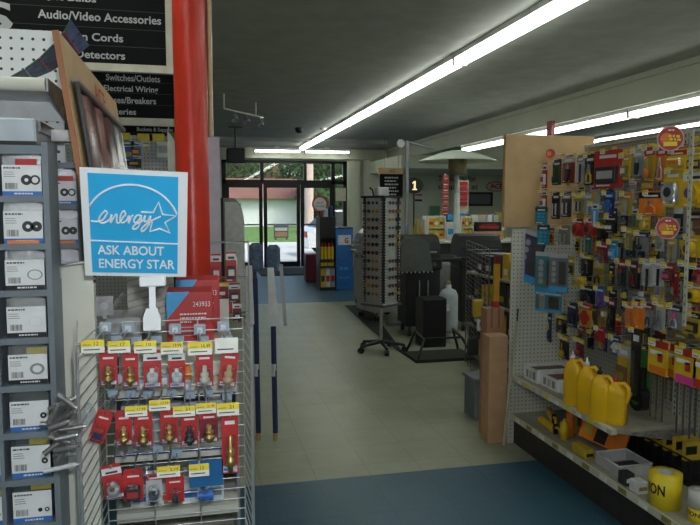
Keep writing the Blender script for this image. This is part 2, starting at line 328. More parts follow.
def wallbox(name,label,cat,px0,py0,px1,py1,Y,d,m_,deco=None,group=None):
    a=P(px0,py1,Y=Y); b=P(px1,py0,Y=Y); k=MB(); k.box(a.x,b.x,Y,Y+d,a.z,b.z,m_)
    if deco: deco(k,a,b,Y)
    return k.solo(name,label,cat,group)
# ------------------------------------------------------------------ register area at the back
def board():
    Y=13.2; a=P(380,196,Y=Y); b=P(403,168,Y=Y); t=thing('menu_board','black board with lines of white writing under a wooden Ace header','sign',((a.x+b.x)/2,Y,a.z))
    zt=P(390,174,Y=Y).z
    k=MB(); k.box(a.x,b.x,Y,Y+.03,a.z,zt,'sgnblk'); part(k,'panel',t,world=True)
    k=MB(); k.box(a.x-.04,b.x+.01,Y-.01,Y+.04,zt,b.z,'wood'); part(k,'header',t,world=True)
    k=MB(); w=b.x-a.x; k.text('ACE',(a.x+w*.4,Y-.014,zt+.03),w*.25,.07,RX,UZ,'brown',.02); part(k,'logo',t,world=True)
    k=MB()
    for i in range(6): k.words((a.x+w*.2,Y-.005,zt-.09-.068*i),w*(.5 if i%2 else .6),.03,RX,UZ,'signtxt',i)
    part(k,'lettering',t,world=True)
    for s in(.2,.8):
        k=MB(); k.cyl((a.x+w*s,Y+.015,b.z),(a.x+w*s,Y+.015,ZC),.004,'dsteel',5); part(k,'hanging_wire',t,world=True)
board()
def cord(k,*a): k.tube(a,.004,'dsteel',5)
Y=10.; c=P(414.5,185.5,Y=Y); t=thing('register_sign','black oval sign with a lit number 1 on a thin post','sign',(c.x,Y,1.0))
k=MB(); k.add([c+Vector((.145*math.cos(i*PI/12),dy,.125*math.sin(i*PI/12))) for dy in(0,.05) for i in range(24)],[tuple(range(24)),tuple(range(47,23,-1))]+[(i,(i+1)%24,(i+1)%24+24,i+24) for i in range(24)],'black'); part(k,'housing',t,world=True)
k=MB(); k.prism([c+Vector((x,-.002,z)) for x,z in ((-.035,-.07),(.04,-.07),(.04,-.052),(.016,-.052),(.016,.07),(-.006,.07),(-.035,.045),(-.035,.025),(-.012,.04),(-.012,-.052),(-.035,-.052))],(0,-.006,0),'num'); part(k,'number',t,world=True)
k=MB(); k.cyl((c.x,Y+.025,1.0),(c.x,Y+.025,c.z-.118),.012,'black'); k.cyl((c.x,Y+.025,1.0),(c.x,Y+.025,1.015),.06,'black'); part(k,'post',t,world=True)
# checkout counter
t=thing('checkout_counter','long checkout counter with pale top behind the black grills','counter',(4.1,9.6,0))
k=MB(); k.box(3.0,5.2,9.3,9.95,0,.95,'dark'); part(k,'body',t,world=True)
k=MB(); k.box(2.95,5.25,9.2,10.0,.95,.99,'creamp',bev=.01); part(k,'countertop',t,world=True)
# white display shelf with yellow packs
def shelfrack(px0,py0,px1,py1,Y,d,label):
    a=P(px0,py1,Y=Y); b=P(px1,py0,Y=Y); z0=.99
    t=thing('counter_rack',label,'rack',((a.x+b.x)/2,Y,z0)); k=MB(); k.box(a.x,a.x+.012,Y,Y+d,z0,b.z,'white'); k.box(b.x-.012,b.x,Y,Y+d,z0,b.z,'white'); k.box(a.x+.012,b.x-.012,Y+d-.01,Y+d,z0,b.z,'white'); part(k,'case',t,world=True)
    for f in(0.02,.5):
        z=z0+(b.z-z0)*f; k=MB(); k.box(a.x+.012,b.x-.012,Y+.0,Y+d-.01,z,z+.012,'white'); part(k,'shelf',t,world=True)
    return a,b,z0
def boxpack(name,label,cat,x0,x1,y0,y1,z0,z1,m_,band='white',group=None,tx=None,tm='white'):
    k=MB(); k.box(x0,x1,y0,y1,z0,z1,m_,bev=.003); h=z1-z0; w=x1-x0
    k.box(x0+w*.12,x1-w*.12,y0-.001,y0+.0005,z0+h*.3,z0+h*.62,band)
    if tx: k.words((x0+w*.2,y0-.002,z0+h*.7),w*.6,h*.1,RX,UZ,tm)
    return k.solo(name,label,cat,group)
for (p0,p1,l) in ((428,446,'white counter rack of yellow packets left of the heater pole'),(461,474,'white counter rack of yellow packets right of the heater pole')):
    a,b,z0=shelfrack(p0,216,p1,242,9.35,.25,l); w=(b.x-a.x-.03)/3
    for f in(0,1):
        zz=z0+(b.z-z0)*(.02+.48*f)+.012; hh=(b.z-z0)*.38
        for i in range(3):
            x=a.x+.015+w*i; boxpack('yellow_packet','yellow packet standing in a '+('left' if p0<450 else 'right')+' counter rack by the heater','packet',x+.004,x+w-.004,9.38,9.5,zz,zz+hh,'yellow' if (i+f)%3 else 'lime','white' if i%2 else 'red','yellow packets in the '+('left' if p0<450 else 'right')+' counter rack')
a=P(475,243,Y=9.3);b=P(503,226,Y=9.3)
boxpack('tool_box','large tan carton with black and red picture panel on the counter','box',a.x,b.x,9.28,9.6,.99,1.12,'tan','red')
boxpack('printed_carton','black carton with red swoosh and white disc on the tan carton','box',a.x+.02,b.x-.02,9.3,9.58,1.12,b.z+.06,'black','red',tx='PRO',tm='red')
for i,(px,m_) in enumerate(((472,'white'),(479,'cream'),(486,'white'),(492,'lgrey'))):
    x=P(px,220,Y=9.75).x; z=P(px,220,Y=9.75).z; boxpack('carton','small '+('white','cream','second white','grey')[i]+' carton in the row behind the printed carton','box',x,x+.085,9.7,9.8,.99,1.36,m_,'grey')
a=P(450,214,Y=9.7);b=P(474,205,Y=9.7)
k=MB(); k.box(a.x,b.x,9.8,9.98,1.0,1.38,'black',bev=.02); k.box(a.x,b.x-.12,9.79,9.8,1.28,1.38,'sky'); k.box(a.x+.04,b.x-.2,9.785,9.79,1.2,1.28,'green'); k.solo('striped_package','black package with blue and green stripe behind the heater pole','display')  # black package with blue and green bands on its front
a=P(467,206,Y=15.9);b=P(498,192,Y=15.9)
t=thing('wall_window','dark framed pass window on the far wall under the slogan','window',((a.x+b.x)/2,YB,a.z)); k=MB()
for z in(a.z,b.z-.05): k.box(a.x,b.x,YB-.06,YB,z,z+.05,'black')
for x in(a.x,b.x-.05): k.box(x,x+.05,YB-.06,YB,a.z+.05,b.z-.05,'black')
part(k,'frame',t,world=True); k=MB(); k.box(a.x+.05,b.x-.05,YB-.03,YB,a.z+.05,b.z-.05,'cab'); part(k,'pane',t,world=True)
# red strip rack of blister packs
t=thing('strip_rack','tall narrow red strip of hanging packets behind the counter','rack',(P(445,200,Y=11).x,11,1.0)); k=MB(); x=P(445,200,Y=11).x; k.box(x-.01,x+.01,11.0,11.03,0,2.06,'white'); k.box(x-.18,x+.18,10.9,11.2,0,.03,'white'); part(k,'pole',t,world=True); t.location.z=0
for ch in t.children: ch.data.transform(Matrix.Translation((0,0,1.0)))
for i in range(9):
    z=1.98-i*.1; k=MB(); k.box(x-.055,x+.055,10.97,10.99,z-.04,z+.045,'red'); k.box(x-.04,x+.04,10.965,10.97,z-.02,z,'white'); k.solo('red_packet','small red packet on the tall strip rack','packet','red packets on the strip rack')
for i in range(5):
    z=1.9-i*.09; x2=P(463.5,200,Y=11.3).x; MB().box(x2-.06,x2+.08,11.3,11.33,z-.035,z+.035,'red').solo('red_box','red packet stacked beside the heater pole, on the back rack','packet','red packets beside the heater pole')
k=MB(); k.box(x2-.09,x2+.11,11.33,11.37,0,1.96,'creamp'); k.solo('rack_board','pale upright board carrying the red packets behind the heater','board')
wallbox('paper_notice','white notice with a red line on the far wall','notice',413,191,424,206,YB-.012,.0125,'white',lambda k,a,b,Y:(k.box(a.x+.05,b.x-.05,Y-.004,Y,b.z-.12,b.z-.08,'red'),k.box(a.x+.05,b.x-.05,Y-.004,Y,a.z+.12,a.z+.17,'black')))
# more goods along the counter
for i,(px0,px1,py,c,bd,Yq,l) in enumerate(((447,456,222,'white','sky',9.5,'white and light blue carton left of the heater pole'),(418,427,228,'lime','dark',9.75,'lime green carton at the back left of the counter'),(430,440,206,'dgreen','white',9.8,'dark green tall carton behind the left counter rack'),(496,506,212,'olive','white',9.75,'olive carton at the right end of the counter'),(480,490,214,'red','white',9.9,'red carton standing behind the printed carton'))):
    x0=P(px0,py,Y=Yq).x; x1=P(px1,py,Y=Yq).x; boxpack('carton',l,'box',x0,x1,Yq,Yq+.07,.9905,P(px0,py,Y=Yq).z,c,bd)
# bags & jars left end of counter
for i,(px,py,m_,w) in enumerate(((417,236,'olive',.12),(425,233,'tan',.1),(407,236,'lgrey',.1))):
    c=P(px,py,Y=9.5); k=MB(); k.lathe([(0,0),(w*.5,.005),(w*.52,.12),(w*.4,.2),(w*.2,.27),(w*.25,.31),(0,.31)],m_,(0,0,0)); o=k.solo('bagged_goods',('olive','tan','pale grey')[i]+' gathered bag standing at the left end of the counter','bag'); o.location=(max(c.x,3.02),9.5+.05*i,.99)
# L-shaped post frame
PX=0
t=thing('post_stand','tall grey metal post with sloping arm beside the patio heater','frame',P(406.5,300,Y=8.0).xy.to_3d()); x=P(406.8,200,Y=8.0).x; zt=P(406,141,Y=8.0).z; e=P(438,150,Y=8.0)
k=MB(); k.box(x-.02,x+.02,7.98,8.02,0,zt,'grey'); part(k,'post',t,world=True)
k=MB(); k.tube([(x,8.0,zt-.015),(e.x,8.0,e.z)],.018,'grey',4); part(k,'arm',t,world=True)
k=MB(); k.box(x-.25,x+.25,7.95,8.05,0,.04,'grey'); k.box(x-.04,x+.04,7.85,8.25,0,.04,'grey'); part(k,'foot',t,world=True)
k=MB(); c=P(400.5,143.5,Y=7.98); k.cyl(c,c+Vector((0,-.02,0)),.05,'lgrey',16); k.tube([c,(x,8.0,c.z)],.006,'grey'); part(k,'disc',t,world=True)
# patio heater
hx,hy=3.04,8.45; hx=P(457.3,170,Y=hy).x; t=thing('patio_heater','tall patio heater with wide pale dish reflector and slim pole','heater',(hx,hy,0))
R0=P(493.5,155,Y=hy).x-hx; zd=P(457,160,Y=hy).z
k=MB(); k.lathe([(0,.13),(.1,.125),(R0*.5,.085),(R0*.85,.02),(R0,-.012),(R0,-.02),(R0*.85,.008),(R0*.5,.07),(.1,.1),(0,.105)],mat('heater_dish',(.62,.68,.58),rough=.45),(0,0,zd),36); part(k,'reflector',t)
k=MB(); k.lathe([(.11,0),(.125,.02),(.125,.2),(.11,.22)],mat('heater_mesh',(.3,.24,.14),rough=.4,metal=.7,vary=.5,scale=90),(0,0,zd-.185),24); k.lathe([(0,0),(.13,0),(.13,.02),(0,.02)],'dsteel',(0,0,zd-.2),24); part(k,'emitter_screen',t)
z1=P(457,193,Y=hy).z; k=MB(); k.cyl((0,0,z1),(0,0,zd-.19),.026,'lgrey',14); part(k,'pole',t)
k=MB(); k.cyl((0,0,.75),(0,0,z1),.04,mat('pale_sleeve',(.7,.74,.7),rough=.4),16); part(k,'pole_sleeve',t)
k=MB(); k.lathe([(0,0),(.24,0),(.24,.72),(.2,.75),(0,.75)],'grey',(0,0,0),24); part(k,'base',t)
# grills
def grill(x,y,rz,label,body,lid,w=.62,shelf='dark',logo=False):
    t=thing('gas_grill',label,'grill',(x,y,0),rz); d=.5
    k=MB(); k.box(-w/2,w/2,-d/2,d/2,.12,.78,body,bev=.01)
    k.box(-.004,.004,-d/2-.003,-d/2,.14,.74,'black'); ct=part(k,'cart',t)
    for s in(-1,1):
        k=MB(); k.tube([(s*.05,-d/2-.02,.45),(s*.05,-d/2-.02,.65)],.008,'steel'); k.tube([(s*.05,-d/2-.02,.45),(s*.05,-d/2,.45)],.006,'steel'); k.tube([(s*.05,-d/2-.02,.65),(s*.05,-d/2,.65)],.006,'steel'); part(k,'door_handle',ct)
    k=MB(); k.box(-w/2-.01,w/2+.01,-d/2-.03,d/2,.78,.9,body,bev=.01)
    for i in range(3):
        xx=(i-1)*w*.3; k.cyl((xx,-d/2-.03,.84),(xx,-d/2-.055,.84),.022,'dsteel',12)
    part(k,'control_panel',t)
    k=MB(); n=9; pr=[(d/2*-math.cos(PI*i/n),.9+.27*math.sin(PI*i/n)**.8) for i in range(n+1)]
    k.prism([(-w/2,p[0],p[1]) for p in pr],(w,0,0),lid)
    if logo:
        for i in range(1): k.tube([(.08*math.cos(a)*.7,-d/2-.034,.84+.07*math.sin(a)*.7) for a in [PI*.25+j*PI*1.5/10 for j in range(11)]],.009,'lgrey')
    ld=part(k,'lid',t)
    k=MB(); k.tube([(-w*.35,-d/2-.05,.98),(w*.35,-d/2-.05,.98)],.013,'steel'); 
    for s in(-1,1): k.tube([(s*w*.33,-d/2-.05,.98),(s*w*.33,-d/2+.04,.98)],.008,'steel')
    part(k,'lid_handle',ld)
    for s in(-1,1):
        k=MB(); k.box(s*(w/2+.01),s*(w/2+.26),-d/2+.03,d/2-.03,.86,.9,shelf,bev=.01); part(k,'side_shelf',t)
    for sx in(-1,1):
        for sy in(-1,1):
            k=MB(); k.cyl((sx*(w/2-.05)-.015,sy*(d/2-.05),.04),(sx*(w/2-.05)+.015,sy*(d/2-.05),.04),.04,'black',12); k.box(sx*(w/2-.05)-.02,sx*(w/2-.05)+.02,sy*(d/2-.05)-.01,sy*(d/2-.05)+.01,.05,.12,'dsteel'); part(k,'caster',ct)
    return t
grill(2.38,8.55,-1.35,'stainless gas grill behind the sunglasses tower, nearer of two','lgrey','steel',.55,'zinc')
grill(2.62,9.75,-1.35,'stainless gas grill behind the sunglasses tower, farther of two','lgrey','steel',.55,'zinc')
grill(3.3,7.6,-.12,'large black gas grill with pale ring mark on its panel','black','black',.5,'black',True)
grill(2.52,7.45,-.1,'black gas grill standing right behind the sunglasses tower','black','black',.4,'black')
# grey draped cover on the black grill
a=P(401,272,Y=7.12);b=P(431,240,Y=7.12)
t=thing('grill_cover','grey fabric cover hanging over the black grill beside the tower','cover',((a.x+b.x)/2,7.15,a.z)); k=MB()
k.prism([(a.x,7.13,a.z),(b.x+.03,7.13,a.z),(b.x-.02,7.13,b.z-.03),(b.x-.06,7.13,b.z),(a.x+.03,7.13,b.z+.02),(a.x,7.13,b.z-.03)],(0,.06,0),mat('grey_cloth',(.1,.115,.105),rough=.9,bump=.4)); part(k,'cloth',t,world=True)
for i in range(8):
    k=MB(); xx=a.x+.02+(b.x-a.x)*i/7; k.lathe([(0,-.012),(.01,0),(0,.012)],'white',(xx,7.125,a.z-.01+.004*(i%2)),8); part(k,'white_grommet',t,world=True)
# propane cylinder
c=P(448,338,Y=6.85); t=thing('propane_tank','white gas cylinder standing in front of the black grill','tank',(c.x,6.85,0)); k=MB()
k.lathe([(0,.12),(.06,.12),(.1,.15),(.105,.2),(.105,.52),(.08,.58),(.03,.6),(.03,.64),(0,.64)],'cabl',(0,0,0),20); part(k,'cylinder',t)
k=MB(); k.lathe([(.075,.0),(.075,.12)],'lgrey',(0,0,0),16); part(k,'foot_ring',t); k=MB(); k.cyl((0,0,.64),(0,0,.68),.02,'brass'); part(k,'valve',t)
# black low platform
q=[P(407,357,Z=0),P(478,361,Z=0)]
t=thing('display_stand','low black tubular floor stand in front of the grills','stand',((q[0].x+q[1].x)/2,6.1,0)); X0,X1=q[0].x,q[1].x
k=MB(); k.box(X0,X1,5.98,6.38,.0,.03,'matd'); part(k,'tray',t,world=True)
for i,(x0,x1) in enumerate(((X0+.03,X0+.12),(X1-.03,X1-.1))):
    k=MB(); k.tube([(x0,6.0,.03),(x1,6.1,.2),(x1,6.35,.24),(x0,6.38,.03)],.014,'black'); part(k,'side_rail',t,world=True)
k=MB(); k.tube([(X0+.12,6.12,.205),(X1-.1,6.12,.205)],.012,'black'); part(k,'crossbar',t,world=True)
a=P(395,350,Y=6.55); MB().box(2.3,2.56,6.62,6.9,0,.52,'black',bev=.01).solo('black_carton','black carton on the floor behind the low stand','box')
a=P(441,311,Y=6.75);b=P(449,304,Y=6.75); k=MB(); k.box(a.x-.01,b.x,6.725,6.735,a.z,b.z,'white'); k.words((a.x,6.724,a.z+.02),.05,.012,RX,UZ,'dark'); k.tube([((a.x+b.x)/2,6.73,b.z),((a.x+b.x)/2+.02,6.78,b.z+.05)],.003,'white'); k.solo('price_card','small white card hung on the gas cylinder','card')
q=[P(345,306,Z=.0),P(368,306,Z=0),P(405,356,Z=0),P(378,336,Z=0)]
k=MB(); k.add([Vector((v.x,v.y,z)) for z in(.002,.012) for v in q],[(3,2,1,0),(4,5,6,7),(0,1,5,4),(1,2,6,5),(2,3,7,6),(3,0,4,7)],'matd'); k.solo('floor_mat','dark brown mat on the floor beneath the stainless grills','mat')
# ------------------------------------------------------------------ sunglasses tower
sc_=P(381,351,Z=0); sx,sy=sc_.x,sc_.y
t=thing('sunglasses_tower','silver rotating sunglasses tower on a five-legged caster base','display',(sx,sy,0),.62)
zt,zb=P(381,198,Y=sy).z,P(381,303,Y=sy).z; hw=.12
k=MB(); k.box(-hw,hw,-hw,hw,zb,zt,mat('silver_panel',(.52,.54,.57),rough=.35,metal=.5)); part(k,'column',t)
k=MB(); k.box(-hw-.03,hw+.03,-hw-.03,hw+.03,zb-.02,zb,'dsteel'); part(k,'bottom_plate',t)
k=MB(); k.box(-hw-.03,hw+.03,-hw-.03,hw+.03,zt,zt+.02,'black'); part(k,'top_plate',t)
k=MB(); k.box(-.09,.09,-.03,.03,zt+.02,zt+.11,'lgrey',bev=.01); part(k,'mirror_box',t)
k=MB(); k.tube([(-hw-.03,-.02,zt+.02),(-hw-.05,-.02,zt+.08),(-hw-.09,-.02,zt+.1)],.01,'black'); part(k,'hook',t)
for s in(-1,1):
    for ff in range(4):
        k=MB()
        T=Matrix.Rotation(ff*PI/2,4,'Z')
        k.box(s*(hw-.012),s*hw*.999,-hw-.022,-hw,zb+.02,zt,'dark')
        n=36
        for i in range(n):
            z=zb+.03+(zt-zb-.05)*i/n; k.box(s*(hw-.013),s*(hw+.0),-hw-.026,-hw-.021,z,z+.012,'white')
        part(MBT(k,T),'notched_strip',t)
k=MB(); k.cyl((0,0,.09),(0,0,zb-.02),.016,'steel',12); part(k,'pole',t)
for i in range(5):
    a=i*2*PI/5+.3; dx,dy=math.cos(a),math.sin(a); k=MB(); k.cyl((dx*.02,dy*.02,.1),(dx*.24,dy*.24,.07),.022,'black',8,.014); lg=part(k,'leg',t)
    k=MB(); px_,py_=-dy,dx; k.cyl((dx*.24-px_*.018,dy*.24-py_*.018,.03),(dx*.24+px_*.018,dy*.24+py_*.018,.03),.03,'black',12); k.box(dx*.24-.008,dx*.24+.008,dy*.24-.008,dy*.24+.008,.04,.075,'black'); part(k,'caster',lg)
gm=[]
for fr,ln in (('black','black'),('brown','brown'),('dsteel','dark'),('brass','olive'),('maroon','dark'),('lgrey','navy')):
    k=MB()
    for s in(-1,1):
        k.add([(s*.032+.026*math.cos(j*PI/6),-.002,.017*math.sin(j*PI/6)) for j in range(12)],[tuple(range(12))],ln)
        k.tube([(s*.032+.027*math.cos(j*PI/5),-.003,.018*math.sin(j*PI/5)) for j in range(10)],.003,fr,4,True)
        k.tube([(s*.06,0,.006),(s*.062,.05,.004)],.003,fr,4)
    k.tube([(-.008,-.002,.006),(.008,-.002,.006)],.0028,fr,4)
    me=k.build('sunglasses'); gm.append(me)
first=[True]*6
gi=0
for ff in range(4):
    rows=12 if ff in(0,3) else 12
    for cc in(-1,1):
        for i in range(rows):
            if ff==0 and i==6: continue
            idx=R.randrange(6); z=zt-.05-(zt-zb-.08)*i/rows
            if first[idx]: o=gm[idx]; first[idx]=False
            else: o=gm[idx].copy(); C.objects.link(o)
            ang=.62+ff*PI/2; lp=Vector((cc*.056 if False else cc*.052,-hw-.048,z)); M=Matrix.Rotation(ang,4,'Z'); w=M@lp
            o.location=(sx+w.x,sy+w.y,z); o.rotation_euler=(0,0,ang); o.scale=(.78,.95,1)
            tag(o,'pair of '+('black','brown','smoky metal','gold rimmed','maroon','grey rimmed')[idx]+' sunglasses on the silver tower','sunglasses','sunglasses of the '+('black','brown','smoky metal','gold rimmed','maroon','grey rimmed')[idx]+' kind on the tower')
for i,o in enumerate(gm):
    if first[i]: bpy.data.objects.remove(o)
# ------------------------------------------------------------------ front display tower near the doors
Y=11.65; a=P(320,290,Y=Y); b=P(336,217,Y=Y); c=P(353,229,Y=Y)
t=thing('display_tower','black and blue floor display with shelves near the glass doors','display',((a.x+c.x)/2,Y,0))
k=MB(); k.box(a.x,b.x,Y+.36,Y+.4,0,b.z,'black'); k.box(a.x,a.x+.012,Y,Y+.36,0,b.z-.0,'black'); part(k,'back_panel',t,world=True)
zs=P(328,266,Y=Y).z; z2=P(328,288,Y=Y).z; zm=P(328,243,Y=Y).z
for z in(.02,zs-.03): 
    k=MB(); k.box(a.x+.012,b.x,Y,Y+.36,z,z+.03,'dark'); part(k,'shelf',t,world=True)
k=MB(); k.box(a.x+.012,b.x,Y+.02,Y+.36,zm+.08,b.z,'black'); part(k,'header',t,world=True)
k=MB(); k.box(b.x,c.x,Y,Y+.4,0,c.z,'blue'); k.box(b.x,c.x,Y,Y+.4,c.z,c.z+.03,'navy'); part(k,'side_carton',t,'bright blue carton side',world=True)
k=MB(); p=P(338,245,Y=Y);q=P(351,235,Y=Y); k.box(p.x,q.x,Y-.004,Y,p.z,q.z,'white'); k.text('G',((p.x+q.x)/2,Y-.006,p.z+.03),.07,.1,RX,UZ,'red',.04); part(k,'label_panel',t,world=True)
k=MB(); k.words((p.x+.03,Y-.006,p.z-.45),.16,.05,RX,UZ,'sky',3); k.words((p.x+.02,Y-.006,p.z-.6),.2,.03,RX,UZ,'sky',5); part(k,'lettering',t,world=True)
for i in range(4):
    x=a.x+.045+i*(b.x-a.x-.04)/4; k=MB(); k.cyl((0,0,0),(0,0,zm-zs-.07),.028,'yellow',12); k.cyl((0,0,.06),(0,0,.12),.0285,'dark',12); o=None
    tt=thing('gas_canister','yellow canister with red cap in the row on the display tower','canister',(x,Y+.05,zs),0,'yellow canisters on the display tower'); part(k,'bottle',tt)
    k=MB(); k.cyl((0,0,zm-zs-.07),(0,0,zm-zs+.0),.016,'red',10); part(k,'cap',tt)
for i,m_ in enumerate(('yellow','white','lgrey')):
    x=a.x+.02+i*.09; boxpack('carton',('yellow','white','pale grey')[i]+' carton on the bottom shelf of the display tower','box',x,x+.08,Y+.03,Y+.2,.05,zs-.05,m_,'red' if i else 'dark')
# spare goods on top
for i,(px,m_,h) in enumerate(((322,'maroon',.12),(327,'lgrey',.15),(332,'navy',.2))):
    x=P(px,215,Y=Y).x; k=MB(); k.box(x-.04,x+.04,Y+.1,Y+.2,0+b.z,b.z+h,m_,bev=.015); k.solo('boxed_item',('maroon','light grey','dark blue')[i]+' package on top of the display tower','package')
# objects on floor behind (left of the tower)
k=MB(); x=P(312,262,Y=13.).x; k.box(x-.12,x+.2,13.0,13.3,0,.55,'maroon',bev=.02); k.solo('red_crate','dark red carton standing left of the display tower','box')
# ------------------------------------------------------------------ ceiling bits
t=thing('track_light','white ceiling track light bar with three spot heads','track light',(.6,9.0,ZC))
A=Vector((.34,8.65,2.72)); B=Vector((.9,9.4,2.72)); k=MB(); k.tube([A,B],.012,'creamp'); k.tube([A,(A.x,A.y,ZC)],.012,'creamp'); k.tube([A+(B-A)*.8,(A+(B-A)*.8)*1+Vector((0,0,ZC-2.72))],.01,'creamp'); part(k,'rail',t,world=True)
for px in(234,245.6,260):
    f_=(px-224)/39.; p=A+(B-A)*min(f_,.97); k=MB(); k.tube([p,p-Vector((0,0,.06))],.008,'steel'); k.lathe([(0,.05),(.025,.045),(.045,0),(.05,-.04),(.04,-.03),(0,-.0)],'steel',p-Vector((0,0,.09)),14,(0,.5,1)); part(k,'spot_head',t,world=True)
a=P(227,163,Y=12);b=P(245,148,Y=12)
t=thing('security_monitor','black box monitor hung from the ceiling left of the doors','monitor',((a.x+b.x)/2,12.,a.z)); xm=(a.x+b.x)/2
k=MB(); k.box(a.x,b.x,12.0,12.3,a.z,b.z,'black',bev=.015); part(k,'body',t,world=True); k=MB(); k.box(a.x+.03,b.x-.03,11.99,12.,a.z+.03,b.z-.03,'dark'); part(k,'screen',t,world=True)
k=MB(); k.tube([(xm,12.15,b.z),(xm,12.15,ZC)],.015,'black'); k.box(xm-.12,xm+.12,12.1,12.2,ZC-.02,ZC,'black'); part(k,'bracket',t,world=True)
c=P(299,130,Z=2.86); k=MB(); k.lathe([(0,-.06),(.05,-.045),(.07,0),(.07,.04)],'black',(c.x,c.y,2.86)); k.solo('dome_camera','small black dome camera on the ceiling before the doors','camera')
c=P(323,129,Z=2.88); k=MB(); k.lathe([(0,-.02),(.05,-.015),(.06,0),(.06,.02)],'lampw',(c.x,c.y,2.88)); k.solo('smoke_detector','white round smoke detector on the ceiling by the light line','detector')
p=P(560,122,Y=6.9); k=MB(); x=4.66; yq=P(560,128,X=4.72).y; za=P(560,138,X=4.6).z; k.box(4.56,4.61,yq-.06,yq+.06,za,2.62,'maroon'); k.box(4.555,4.56,yq-.04,yq+.04,za+.08,za+.12,'red'); k.solo('hanging_tag','dark red box sign hung from the beam above the right shelving','sign')
# @@PART2
# ------------------------------------------------------------------ packs on hooks
NEG=Matrix.Rotation(PI,4,'Z')
def hook(loc,back,fwd,rotz,label,group,tagw=.03,tagh=.018,tagc='tagy',num=None,clip=None,r=.0016):
    """wire hook: from the panel (back, +y) to its tip (fwd, -y), price tag at the tip"""
    t=thing('peg_hook',label,'hook',loc,rotz,group); k=MB()
    k.tube([(0,back,.0),(0,back-.002,.0),(0,-fwd,.0),(0,-fwd-.004,.01)],r,'wire',5); k.box(-.012,.012,back-.004,back,-.012,.012,'zinc'); wi=part(k,'wire',t)
    if tagw:
        k=MB(); y=-fwd-.006; k.box(-tagw/2,tagw/2,y,y+.0015,-tagh*.75,tagh*.35,'tag'); k.box(-tagw/2,tagw/2,y-.0006,y,-tagh*.2,tagh*.35,tagc)
        k.box(-tagw*.4,tagw*.3,y-.0006,y,-tagh*.5,-tagh*.42,'dark')
        if num: k.text(num,(tagw*.06,y-.0012,-tagh*.12),tagw*(.2 if len(num)<3 else .36),tagh*.3,RX,UZ,'dark'); k.words((-tagw*.42,y-.0012,-tagh*.08),tagw*.35,tagh*.08,RX,UZ,'olive')
        part(k,'price_tag',wi)
    if clip:
        k=MB(); k.box(-.013,.013,back-.014,back-.004,-.01,.01,mat('blue_clip',(.35,.45,.55),rough=.3)); k.box(-.006,.006,back-.02,back-.014,-.006,.006,'white'); part(k,'clip',wi)
    return t
def content(k,kind,w,h,c,c2,y):
    """the goods on a card, centred at x=0, z=0 down to -h"""
    zc=-h*.58
    if kind=='valve':
        k.lathe([(0,-h*.36),(w*.15,-h*.36),(w*.17,-h*.26),(w*.3,-h*.24),(w*.3,-h*.12),(w*.19,-h*.1),(w*.25,-h*.02),(w*.25,h*.06),(w*.14,h*.08),(w*.13,h*.28),(w*.06,h*.3),(0,h*.3)],c,(0,y-.01,zc),12)
    elif kind=='spout':
        k.lathe([(0,-h*.24),(w*.3,-h*.22),(w*.34,-.02*h),(w*.3,h*.06),(w*.14,h*.1),(w*.12,h*.2),(0,h*.2)],c,(0,y-.008,zc),14); k.box(-w*.12,w*.12,y-.022,y-.012,zc-h*.02,zc+h*.1,c2)
    elif kind=='knife':
        k.prism([(-w*.14,y,zc-h*.36),(w*.05,y,zc-h*.36),(w*.16,y,zc-h*.05),(w*.12,y,zc+h*.12),(-w*.12,y,zc+h*.12)],(0,-.012,0),c); k.prism([(-w*.1,y-.002,zc+h*.12),(w*.1,y-.002,zc+h*.12),(w*.0,y-.002,zc+h*.32)],(0,-.004,0),c2)
    elif kind=='tape':
        k.cyl((0,y,zc),(0,y-.03,zc),min(w,h)*.36,c,18); k.cyl((0,y-.03,zc),(0,y-.032,zc),min(w,h)*.2,c2,14); k.box(0,min(w,h)*.4,y-.025,y-.005,zc-min(w,h)*.36,zc-min(w,h)*.22,c)
    elif kind=='pliers':
        for s in(-1,1): k.tube([(s*w*.22,y-.008,zc-h*.34),(s*w*.2,y-.008,zc-h*.1),(s*w*.04,y-.008,zc+h*.04)],w*.06,c,6); k.prism([(s*w*.01,y-.004,zc+.02*h),(s*w*.12,y-.004,zc+.06*h),(s*w*.03,y-.004,zc+h*.3)],(0,-.008,0),c2)
    elif kind=='bits':
        n=4
        for i in range(n):
            x=(i-(n-1)/2)*w*.2; k.cyl((x,y-.006,zc-h*.3+.02*h*i),(x,y-.006,zc+h*.2),w*.05,c2 if i%2 else c,6)
    elif kind=='driver':
        k.lathe([(0,-h*.34),(w*.16,-h*.33),(w*.18,-h*.1),(w*.1,-h*.04),(w*.03,-h*.03),(w*.03,h*.3),(0,h*.3)],c,(0,y-w*.19,zc),10)
    elif kind=='blade':
        k.prism([(-w*.12,y,-h*.98),(w*.1,y,-h*.98),(w*.12,y,-h*.3),(-w*.12,y,-h*.3)],(0,-.003,0),c)
    elif kind=='box':
        k.box(-w*.36,w*.36,y-.02,y,-h*.86,-h*.4,c,bev=.003); k.box(-w*.28,w*.28,y-.0215,y-.02,-h*.74,-h*.52,c2)
    elif kind=='rounds':
        for dx,dz in((-.2,0),(.2,.02),(0,-.18),(0,.16)): k.cyl((dx*w,y,zc+dz*h),(dx*w,y-.012,zc+dz*h),w*.17,c,12)
    elif kind=='grid':
        for i in range(3):
            for j in range(2): k.box((j-1)*w*.36+.08*w,(j-1)*w*.36+.3*w,y-.006,y,-h*(.3+.2*i)-h*.12,-h*(.3+.2*i),c)
    return k
CN=dict(valve='brass_valve',spout='faucet_cartridge',knife='utility_knife',tape='tape_measure',pliers='pliers',bits='bit_set',driver='screwdriver',blade='blade',box='boxed_tool',rounds='round_discs',grid='tablet_strip')
